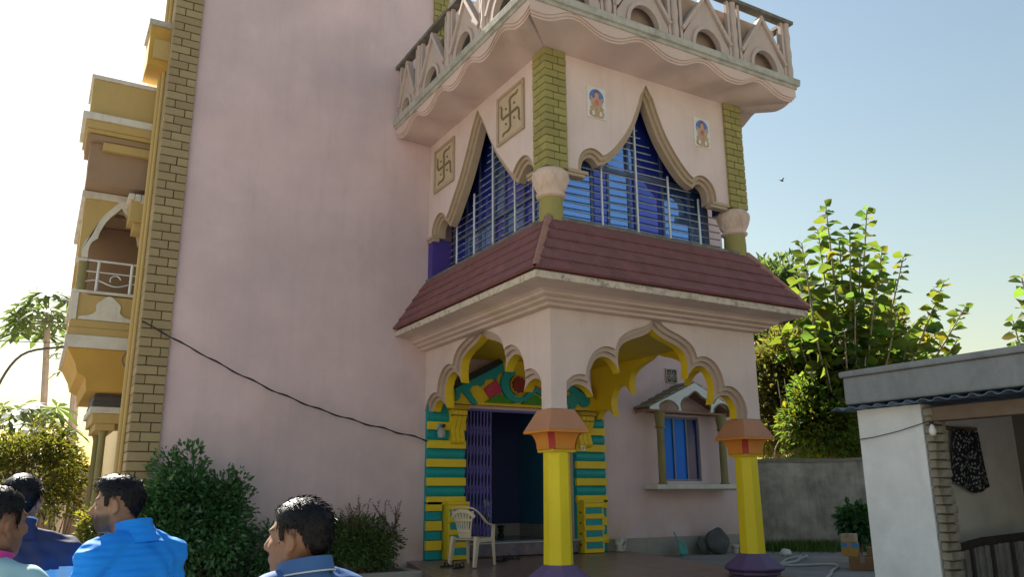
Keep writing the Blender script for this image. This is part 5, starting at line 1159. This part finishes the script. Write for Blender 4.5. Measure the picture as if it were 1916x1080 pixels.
# plants in the yard
bush('leafy_plant', 'leafy green plant growing between the grey wall and the cartons', tuple(place(1600, 985, 12.6)), (.30, .25, .36), 700, .13, lm_ficus, 81, clumps=26, stems=7, wid=.6, base_z=YZ)
def grass(name, label, poly_pts, n, h, mt, seed, z):
    q = np.random.default_rng(seed); V = []; F = []
    for i in range(n):
        a, b, w_ = poly_pts; t_ = q.random(); p = Vector(a).lerp(Vector(b), t_)+Vector((q.normal(0, w_), q.normal(0, w_), 0)); hh = h*q.uniform(.4, 1.4); an = q.random()*6.28; ln = q.uniform(.1, .6)*hh
        d = Vector((math.cos(an), math.sin(an), 0)); s_ = Vector((-d.y, d.x, 0))*.006
        k = len(V); V += [p+s_, p-s_, p+d*ln*.4-s_*.7+Vector((0, 0, hh*.65)), p+d*ln*.4+s_*.7+Vector((0, 0, hh*.65)), p+d*ln+Vector((0, 0, hh))]; F += [(k, k+1, k+2, k+3), (k+3, k+2, k+4)]
    mb = MB().add(V, F); o = mb.build(name, mt, None, recalc=False); tag(o, label, 'grass', kind='stuff'); return o
lm_grass = leafmat('grass_blade', [(.05, .12, .02), (.08, .16, .03), (.12, .17, .04), (.06, .10, .02)], .35)
grass('grass', 'strip of green grass along the foot of the grey wall', ((7.0, 3.75, YZ), (9.6, 1.9, YZ), .28), 6000, .17, lm_grass, 91, YZ)
grass('dry_weeds', 'thin dry weeds on the dirt beside the house', ((-6.5, 8, GZ), (-4.8, 9.5, GZ), .8), 2500, .22, lm_yel, 92, GZ)
o = rock('plastic_bag', tuple(place(1470, 1030, 14.0))[:2]+(YZ,), (.11, .08, .075), 31, mat('bag_white', (.55, .56, .52), .5, .15, 8), 'crumpled white plastic bag in the grass by the purple column base', 'bag')
# ---- papayas and shrubs on the left
def palmate(name, mt):
    V = [(0, 0, 0)]; F = []; lobes = 7
    for k in range(lobes):
        a = math.radians(-125+250*k/(lobes-1)); L_ = 1-.28*abs(k-3)/3; d = Vector((math.sin(a), math.cos(a))); s_ = Vector((d.y, -d.x)); i = len(V)
        for (u, w_) in ((.30, .09), (.5, .14), (.62, .08), (.75, .12), (1, 0), (.75, -.12), (.62, -.08), (.5, -.14), (.30, -.09)): p = d*L_*u+s_*w_*L_; V.append((p.x, p.y, -.28*(L_*u)**2+.04*abs(w_)*3))
        F.append((0,)+tuple(range(i, i+9)))
    o = MB().add(V, F).build(name, mt, recalc=False); me = o.data; bpy.data.objects.remove(o); return me
pal = palmate('leaf', lm_pap)
def papaya(label, base, top, n, size, seed, r0=.11):
    t = thing('papaya_tree', label, 'tree', base, 'papaya trees'); q = np.random.default_rng(seed); b, e = Vector(base), Vector(top)
    trunk_tube(t, [b, b.lerp(e, .5)+Vector((.08, 0, 0)), e], r0, r0*.6, bark2)
    cr = sub_empty('crown', t)
    for k in range(n):
        a = k*2.4+q.normal(0, .2); el = lerp(.9, -.35, k/n)+q.normal(0, .1); d = Vector((math.cos(a)*math.cos(el), math.sin(a)*math.cos(el), math.sin(el))); L_ = size*q.uniform(.75, 1.1); s0 = e-Vector((0, 0, .35*k/n)); p = s0+d*L_-Vector((0, 0, .12*L_))
        MB().tube([s0, s0+d*L_*.55, p], [.022, .016, .010], 5).build('petiole', mat('petiole', (.22, .26, .12), .7), cr)
        dv = Vector((d.x, d.y, -.35)).normalized(); x_ = dv.cross(Vector((0, 0, 1))).normalized(); zz = x_.cross(dv); o = link('leaf', pal, cr); o.matrix_basis = Matrix.Translation(p) @ Matrix((x_, dv, zz)).transposed().to_4x4() @ Matrix.Rotation(q.normal(0, .3), 4, 'Y') @ Matrix.Scale(size*q.uniform(.6, .9), 4)
    return t
def gl(px, d): p = place(px, 900, d); return (p.x, p.y, GZ)
papaya('tall papaya with a slender pale trunk beside the lower balcony', gl(72, 21), tuple(place(90, 585, 21)), 36, .78, 101)
papaya('short papaya with its leaf crown level with the canopy', gl(62, 16), tuple(place(62, 790, 16)), 26, .66, 103, .08)
papaya('leaning thin papaya half hidden behind the canopy', gl(118, 19), tuple(place(146, 660, 19)), 10, .45, 105, .13)
bush('leafy_shrub', 'tall yellow-green shrub in front of the brown wall beneath the papaya', tuple(place(50, 885, 12.5)), (.95, .7, .95), 5200, .078, lm_yel, 111, clumps=95, stems=22, wid=.42, base_z=GZ, clump_r=.19)
bush('leafy_shrub', 'yellowing shrub touching the brown wall beside the house corner', tuple(place(118, 915, 13.5)), (.40, .4, .75), 1500, .078, lm_yel, 113, clumps=42, stems=8, wid=.45, base_z=GZ)
bush('leafy_shrub', 'low variegated shrub in front of the rubble, behind the blue jacket', tuple(place(190, 1010, 8.5)), (.28, .28, .42), 1300, .06, lm_yel, 115, clumps=30, stems=8, base_z=GZ)
# ------------------------------------------------------------------ people
def remeshed(mb, voxel, smooth_it=4, name='tmp', fac=.5):
    o = mb.build(name, [], None); rm = o.modifiers.new('r', 'REMESH'); rm.mode = 'VOXEL'; rm.voxel_size = voxel; rm.use_smooth_shade = True
    if smooth_it: sm = o.modifiers.new('s', 'SMOOTH'); sm.factor = fac; sm.iterations = smooth_it
    bpy.context.view_layer.update(); dg = bpy.context.evaluated_depsgraph_get(); me = bpy.data.meshes.new_from_object(o.evaluated_get(dg)); bpy.data.objects.remove(o); me.polygons.foreach_set('use_smooth', [True]*len(me.polygons)); return me
def loft(mb, secs, n=20):
    """secs: (cx, cy, z, rx, ry) ellipses"""
    v = []; f = []
    for cx, cy, z, rx, ry in secs:
        for k in range(n):
            a = 2*math.pi*k/n; ca, sa = math.cos(a), math.sin(a); e = .85
            v.append((cx+rx*math.copysign(abs(ca)**e, ca), cy+ry*math.copysign(abs(sa)**e, sa), z))
    for i in range(len(secs)-1):
        for k in range(n): f.append((i*n+k, i*n+(k+1) % n, (i+1)*n+(k+1) % n, (i+1)*n+k))
    f += [tuple(range(n-1, -1, -1)), tuple(range((len(secs)-1)*n, len(secs)*n))]
    return mb.add(v, f)
def skin_mat(name, col):
    m = mat(name, col, .5, .10, 9, .15, 160, sub=.08, bdist=.002); nt = m.node_tree; N = nt.nodes; L = nt.links; b = N['Principled BSDF']
    src = b.inputs['Base Color'].links[0].from_socket; at_ = N.new('ShaderNodeAttribute'); at_.attribute_name = 'beard'; mx = N.new('ShaderNodeMix'); mx.data_type = 'RGBA'; L.new(at_.outputs['Fac'], mx.inputs[0]); L.new(src, mx.inputs[6]); mx.inputs[7].default_value = (.018, .013, .011, 1); L.new(mx.outputs[2], b.inputs['Base Color']); return m
hair_m = mat('black_hair', (.006, .006, .008), .45, .4, 60, .5, 220, spec=.2, bdist=.004)
def cloth(name, col, wave_=0, wscale=14, col2=None):
    m = mat(name, col, .75, .07, 5, .3, 9, bdist=.02)
    if wave_:
        N = m.node_tree.nodes; L = m.node_tree.links; b = N['Principled BSDF']; tc = N.new('ShaderNodeTexCoord'); mp = N.new('ShaderNodeMapping'); mp.inputs['Rotation'].default_value = (0, math.pi/2, 0); L.new(tc.outputs['Object'], mp.inputs[0]); w_ = N.new('ShaderNodeTexWave'); w_.inputs['Scale'].default_value = wscale; w_.inputs['Distortion'].default_value = 1.2; w_.inputs['Detail'].default_value = 2
        L.new(mp.outputs[0], w_.inputs['Vector']); bp = N.new('ShaderNodeBump'); bp.inputs['Strength'].default_value = wave_; bp.inputs['Distance'].default_value = .012; L.new(w_.outputs['Fac'], bp.inputs['Height']); old = b.inputs['Normal'].links[0].from_socket; L.new(old, bp.inputs['Normal']); L.new(bp.outputs[0], b.inputs['Normal'])
    return m
def limb(mb, pts, rs, n=10, k=4):
    p = catmull([tuple(x) for x in pts], k); r = [t[0] for t in catmull([(x, 0) for x in rs], k)]; mb.tube(p, r, n)
    mb.ell(p[0], (r[0],)*3, None, 10, 8); mb.ell(p[-1], (r[-1],)*3, None, 10, 8)
def person(label, loc, rz, H, skin, top_m, trouser_m, build=1.0, head_pitch=0, head_yaw=0, arms='hang', hair='short', beard=0, collar='stand', split=None, scarf=None, hs=1.0, lean=0.0, lean_dir=0.0):
    t = thing('person', label, 'person', loc, None, rz, local=True); S = H/1.70
    z = lambda f: f*H
    sh = .195*build; hipw = .155*build
    # joints
    J = {}
    for s_ in (-1, 1):
        J[s_] = dict(sh=Vector((s_*sh, -.01, z(.798))), hip=Vector((s_*.095*build, 0, z(.505))), knee=Vector((s_*.10, .02, z(.28))), ank=Vector((s_*.105, -.02, z(.05))))
        if arms == 'hang': J[s_]['el'] = Vector((s_*(sh+.055), -.02, z(.635))); J[s_]['wr'] = Vector((s_*(sh+.05), .09, z(.50)))
        else: J[s_]['el'] = Vector((s_*(sh+.05), .03, z(.645))); J[s_]['wr'] = Vector((s_*(sh*.55), .25, z(.66)))
    # head in its own frame, then rotated on the neck
    off = Vector((-math.sin(lean_dir), math.cos(lean_dir), 0))*lean; hc = Vector((0, .0, H-.118*hs))+off; piv = Vector((0, -.02, H-.21))+off; HR = Matrix.Rotation(head_yaw, 3, 'Z') @ Matrix.Rotation(head_pitch, 3, 'X')
    hb = MB(); g = lambda x, y, z_: Vector((x*hs, y*hs, z_*hs))+hc
    hb.ell(g(0, -.012, .022), (.074*hs, .094*hs, .092*hs), None, 22, 16); hb.ell(g(0, .018, -.02), (.066*hs, .074*hs, .085*hs), None, 20, 14)
    hb.ell(g(0, .035, -.07), (.050*hs, .052*hs, .048*hs), None, 16, 10); hb.ell(g(0, .068, -.096), (.026*hs, .022*hs, .02*hs), None, 12, 8)
    hb.tube([g(0, .078, .025), g(0, .094, -.003), g(0, .109, -.027)], [.010*hs, .012*hs, .015*hs], 8); hb.ell(g(0, .107, -.03), (.017*hs, .013*hs, .011*hs), None, 10, 8)
    for s_ in (-1, 1):
        hb.ell(g(s_*.030, .071, .026), (.027*hs, .015*hs, .009*hs), None, 10, 8); hb.ell(g(s_*.042, .055, -.022), (.024*hs, .026*hs, .022*hs), None, 10, 8); hb.ell(g(s_*.05, .0, -.06), (.02*hs, .035*hs, .03*hs), None, 10, 8)
        er = Matrix.Rotation(-.22, 3, 'X') @ Matrix.Rotation(s_*.5, 3, 'Z'); hb.ell(g(s_*.079, -.016, -.006), (.0095*hs, .020*hs, .033*hs), er, 12, 10); hb.ell(g(s_*.086, -.022, .004), (.007*hs, .017*hs, .022*hs), er, 10, 8); hb.ell(g(s_*.075, -.006, -.032), (.009*hs, .011*hs, .013*hs), None, 8, 6)
    hb.ell(g(0, .089, -.058), (.024*hs, .010*hs, .0075*hs), None, 10, 8); hb.ell(g(0, .087, -.070), (.021*hs, .010*hs, .008*hs), None, 10, 8)
    hb.v = [tuple(HR @ (Vector(p)-piv)+piv) for p in hb.v]
    # continuous body
    mb = MB(); mb.add(hb.v, hb.f)
    limb(mb, [(0, -.035, z(.80)), (off.x*.35, -.028+off.y*.35, z(.845)), (off.x*.9, -.018+off.y*.9, H-.20*hs)], [.066*build**.5, .058, .056], 14)
    def torso(m_, e):
        loft(m_, [(0, 0, z(.47), hipw*.8+e, .10*build+e), (0, -.005, z(.52), hipw+e, .115*build+e), (0, .005, z(.60), .145*build+e, .105*build+e), (0, .005, z(.68), .155*build+e, .11*build+e), (0, 0, z(.745), .175*build+e, .115*build+e), (0, -.012, z(.785), .178*build+e, .10*build+e), (0, -.02, z(.82), .125*build+e, .075*build+e), (0, -.025, z(.845), .075*build+e*.6, .058+e*.6)])
        for s_ in (-1, 1): limb(m_, [(s_*.05, -.025, z(.832)), (s_*.12*build, -.02, z(.818)), tuple(J[s_]['sh'])], [.045+e, .053+e, .060+e], 10)
    torso(mb, -.012)
    for s_ in (-1, 1):
        j = J[s_]; limb(mb, [j['sh'], j['sh'].lerp(j['el'], .5), j['el'], j['el'].lerp(j['wr'], .4), j['wr']], [.052, .047, .038, .037, .026])
        limb(mb, [j['hip'], j['hip'].lerp(j['knee'], .5), j['knee'], j['knee'].lerp(j['ank'], .35), j['ank']], [.085, .07, .052, .055, .036])
        limb(mb, [j['ank']+Vector((0, -.03, -.045)), j['ank']+Vector((0, .06, -.05)), j['ank']+Vector((0, .16, -.062))], [.034, .036, .024])
        # hand: palm, four fingers, thumb
        d = (j['wr']-j['el']).normalized(); side = d.cross(Vector((s_, 0, .2))).normalized(); nrm = d.cross(side).normalized(); pc_ = j['wr']+d*.05
        mb.ell(pc_, (.018, .040, .048), Matrix((nrm, side, d)).transposed(), 10, 8)
        for f_ in range(4):
            b = pc_+d*.035+side*(-.030+.020*f_); L_ = [.065, .075, .07, .055][f_]; cu = nrm*(.02*s_); mb.tube([b, b+d*L_*.5+cu*.3, b+d*L_*.85+cu*1.1], [.0095, .009, .007], 7)
        b = pc_-side*.03-d*.02; mb.tube([b, b-side*.03+d*.025, b-side*.035+d*.055], [.012, .011, .008], 7)
    me = remeshed(mb, .0085, 5, 'body'); bo = link('body', me, t)
    # beard and hair masks in head space
    n = len(me.vertices); co = np.empty(n*3); me.vertices.foreach_get('co', co); co = co.reshape(-1, 3); inv = np.array(HR.inverted()); hl = ((co-np.array(piv)) @ inv.T+np.array(piv)-np.array(hc))/hs
    hx, hy, hz_ = hl[:, 0], hl[:, 1], hl[:, 2]; head_on = hz_ > -.14
    bd = np.clip((-.028-hz_)/.02, 0, 1)*np.clip((hy+.015)/.03, 0, 1)*np.clip((hz_+.135)/.02, 0, 1)*beard
    mst = np.clip(1-np.abs(hz_+.044)/.008, 0, 1)*(hy > .07)*(np.abs(hx) < .032)*min(1, beard*1.3+.25); brow = np.clip(1-np.abs(hz_-.028-.12*np.abs(np.abs(hx)-.03))/.006, 0, 1)*(hy > .055)*(np.abs(np.abs(hx)-.034) < .022)
    eye = np.clip(1-np.hypot((np.abs(hx)-.032)/.016, (hz_-.006)/.006), 0, 1)*(hy > .05)*1.6
    att = me.attributes.new('beard', 'FLOAT', 'POINT'); att.data.foreach_set('value', np.clip(np.maximum.reduce([bd, mst*.9, brow*.9, np.clip(eye, 0, .92)])*head_on, 0, 1)); me.materials.append(skin)
    # hair: grown from the scalp faces
    front = .062 if hair != 'quiff' else .060
    side_ = .026; hyb = hy-.35*(np.minimum(hz_, .02)-.02)+.003*np.sin(hz_*210)
    hline = np.where(hy > .03, side_+(front-side_)*np.clip((hy-.03)/.03, 0, 1), np.where(hyb > -.034, side_, np.where(hyb > -.054, -.08+(side_+.08)*(hyb+.054)/.020, -.085)))
    hline = np.where((hy > .010) & (hy < .034) & (np.abs(hx) > .045), -.004, hline)
    mk = np.clip((hz_-hline)/.016, 0, 1)*head_on*np.where((np.abs(hx) > .0725) & (hz_ < .03) & (hy > -.05), 0, 1)
    nrm = np.empty(n*3); me.vertices.foreach_get('normal', nrm); nrm = nrm.reshape(-1, 3)
    th = .0015+mk*(.005+.008*np.clip((hz_-.02)/.06, 0, 1)); 
    if hair == 'quiff': th += mk*.024*np.clip((hz_-.05)/.04, 0, 1)*np.clip((hy+.02)/.08, 0, 1)
    th *= 1+.10*np.sin(hx*190+7*np.sin(hy*60))*np.clip(mk, 0, 1)
    P = co+nrm*th[:, None]; fl = [tuple(p.vertices) for p in me.polygons]; keep = [f for f in fl if min(mk[list(f)]) > .02]; used = sorted({i for f in keep for i in f}); ix = {a: i for i, a in enumerate(used)}
    hm = bpy.data.meshes.new('hair'); hm.from_pydata(P[used].tolist(), [], [tuple(ix[i] for i in f) for f in keep]); hm.materials.append(hair_m); hm.polygons.foreach_set('use_smooth', [True]*len(hm.polygons)); link('hair', hm, t)
    # loose strands break the outline
    q = np.random.default_rng(int(H*1000)); st = MB(); cand = [i for i in used if mk[i] > .35]
    for i in q.choice(cand, 900):
        p = Vector(P[i]); nn = Vector(nrm[i]); flow = (HR @ Vector((0, .5 if hair == 'quiff' and hl[i, 2] > .06 else -.35, -.75 if hl[i, 2] < .05 else -.1))); dv = (flow-nn*flow.dot(nn)).normalized()+nn*q.uniform(.05, .3)+Vector(q.normal(0, .25, 3)); L_ = q.uniform(.012, .03); s_ = nn.cross(dv).normalized()*.0011
        st.add([p-nn*.002+s_, p-nn*.002-s_, p+dv*L_*.6, p+dv*L_-nn*.003], [(0, 1, 2), (0, 2, 3)])
    st.build('hair_strands', hair_m, t, recalc=False)['kind'] = 'stuff'
    # clothing
    mb = MB(); torso(mb, .016)
    for s_ in (-1, 1):
        j = J[s_]; limb(mb, [j['sh'], j['sh'].lerp(j['el'], .5), j['el'], j['el'].lerp(j['wr'], .45), j['wr'].lerp(j['el'], .06)], [.070, .066, .058, .054, .044])
        limb(mb, [(s_*.06, -.03, z(.835)), (s_*.13*build, -.02, z(.806))], [.045, .055])
    jm = remeshed(mb, .012, 6, 'jacket'); rr = np.random.default_rng(3); nv = len(jm.vertices); cj = np.empty(nv*3); jm.vertices.foreach_get('co', cj); cj = cj.reshape(-1, 3); nj = np.empty(nv*3); jm.vertices.foreach_get('normal', nj); nj = nj.reshape(-1, 3)
    fold = .0075*np.sin(cj[:, 2]*38+5*np.sin(cj[:, 0]*11+cj[:, 1]*9))*np.sin(cj[:, 0]*17+2+cj[:, 1]*13)+.003*np.sin(cj[:, 2]*90+cj[:, 1]*40); jm.vertices.foreach_set('co', (cj+nj*fold[:, None]).reshape(-1)); jm.update()
    for m_ in (top_m if isinstance(top_m, list) else [top_m]): jm.materials.append(m_)
    jo = link('jacket', jm, t)
    if split:
        for p in jm.polygons: p.material_index = 1 if p.center.z < split*H+.03*abs(p.center.x)/.2 else 0
    if collar:
        r0, r1, zt_, tilt = dict(stand=(.082, .074, .885, .0), polo=(.076, .070, .882, .006), scarf=(.092, .085, .875, .0))[collar]; rows = []; K = 28
        for zz, rr_ in ((z(.828), r0+.018), (z(.85), r0), (z(zt_)-.012, r1+tilt), (z(zt_), r1+tilt+.003), (z(zt_)-.004, r1+tilt-.008), (z(.852), r0-.012)):
            rows.append([(rr_*math.sin(a)+off.x*.5*(zz-z(.828))/.1, -.03+rr_*1.0*math.cos(a)+off.y*.5*(zz-z(.828))/.1, zz+.018*-math.cos(a)) for a in np.linspace(.28 if collar == 'polo' else .12, 2*math.pi-(.28 if collar == 'polo' else .12), K)])
        MB().grid(rows).build('collar', scarf or (top_m[0] if isinstance(top_m, list) else top_m), t, smooth=True, ang=80)
        if collar == 'polo':
            rows2 = [[(p[0]*1.05, p[1]*1.05, p[2]+.001) for p in rows[3]], [(p[0]*1.20, -.03+(p[1]+.03)*1.2, p[2]-.042) for p in rows[3]]]; MB().grid(rows2).build('collar_fold', top_m, t, smooth=True); MB().tube([rows2[1][i] for i in range(K)], .0025, 5).build('collar_piping', mat('piping', (.45, .52, .6)), t)
        if split: MB().tube([rows[3][i] for i in range(K)], .004, 5).build('collar_piping', mat('piping', (.45, .52, .6)), t)
    mb = MB(); loft(mb, [(0, 0, z(.46), hipw*.82, .10*build), (0, -.005, z(.50), hipw+.012, .122*build), (0, 0, z(.56), hipw+.004, .118*build)])
    for s_ in (-1, 1): j = J[s_]; limb(mb, [j['hip'], j['hip'].lerp(j['knee'], .5), j['knee'], j['knee'].lerp(j['ank'], .5), j['ank']+Vector((0, 0, .0))], [.102, .088, .072, .066, .060])
    tm = remeshed(mb, .014, 4, 'trousers'); tm.materials.append(trouser_m); link('trousers', tm, t)
    for s_ in (-1, 1):
        j = J[s_]; mb = MB(); limb(mb, [j['ank']+Vector((0, -.035, -.042)), j['ank']+Vector((0, .06, -.046)), j['ank']+Vector((0, .17, -.058))], [.042, .046, .034]); mb.v = [(x, y, max(zz, .002)) for x, y, zz in mb.v]; sm_ = remeshed(mb, .009, 3, 'shoe'); sm_.materials.append(black); link('shoe', sm_, t)
    return t
sk1 = skin_mat('skin_brown', (.28, .145, .085)); sk2 = skin_mat('skin_deep_brown', (.20, .10, .058)); sk3 = skin_mat('skin_mid_brown', (.24, .12, .07))
jean = mat('jeans', (.04, .05, .09), .9, .2, 12, .2, 120); khaki = mat('khaki_cloth', (.2, .16, .11), .9, .1, 8, .2, 90); darkt = mat('dark_trousers', (.03, .03, .035), .9)
view_left = math.atan2(r2.y, r2.x)+math.pi           # heading that looks to the left of the view
def stand(px, py_top, depth, H):
    p = place(px, py_top, depth); return (p.x, p.y, GZ)
def heading(away): return view_left-away-math.pi/2      # person faces +Y locally; away>0 turns the back to the lens
def ht(px, py, d): return place(px, py, d).z-GZ
person('person in a bright blue padded jacket, dark quiff, in profile before the large bush', stand(263, 892, 3.55, 0), heading(math.radians(24)), ht(225, 893, 3.55), sk1, cloth('bright_blue_padded', (.0, .25, .85), .35, 11), jean, 1.02, head_yaw=math.radians(31), lean=.075, lean_dir=math.radians(24), arms='fold', hair='quiff', beard=.9, head_pitch=math.radians(-4))
person('person in a blue collared shirt seen from behind, head turned to the side', stand(566, 932, 2.6, 0), heading(math.radians(38)), ht(557, 936, 2.6), sk3, cloth('mid_blue_cotton', (.035, .11, .30), .0), darkt, 1.05, collar='polo', hair='short', beard=.12, hs=1.02, head_yaw=math.radians(24))
person('person in a navy and pale blue zip jacket, back turned, beside the shrubs', stand(44, 890, 3.6, 0), heading(math.radians(62)), ht(34, 890, 3.6), sk1, [cloth('navy_panel', (.018, .024, .075)), cloth('pale_blue_panel', (.36, .50, .56))], khaki, 1.05, split=.745, hair='short', beard=.3)
person('person in a pale aqua top with a magenta neck scarf, back turned', stand(4, 912, 2.75, 0), heading(math.radians(112)), ht(8, 914, 2.75), sk2, cloth('pale_aqua_top', (.33, .55, .60)), darkt, .98, collar='scarf', scarf=cloth('magenta_scarf', (.55, .05, .30)), hair='short', beard=.2)
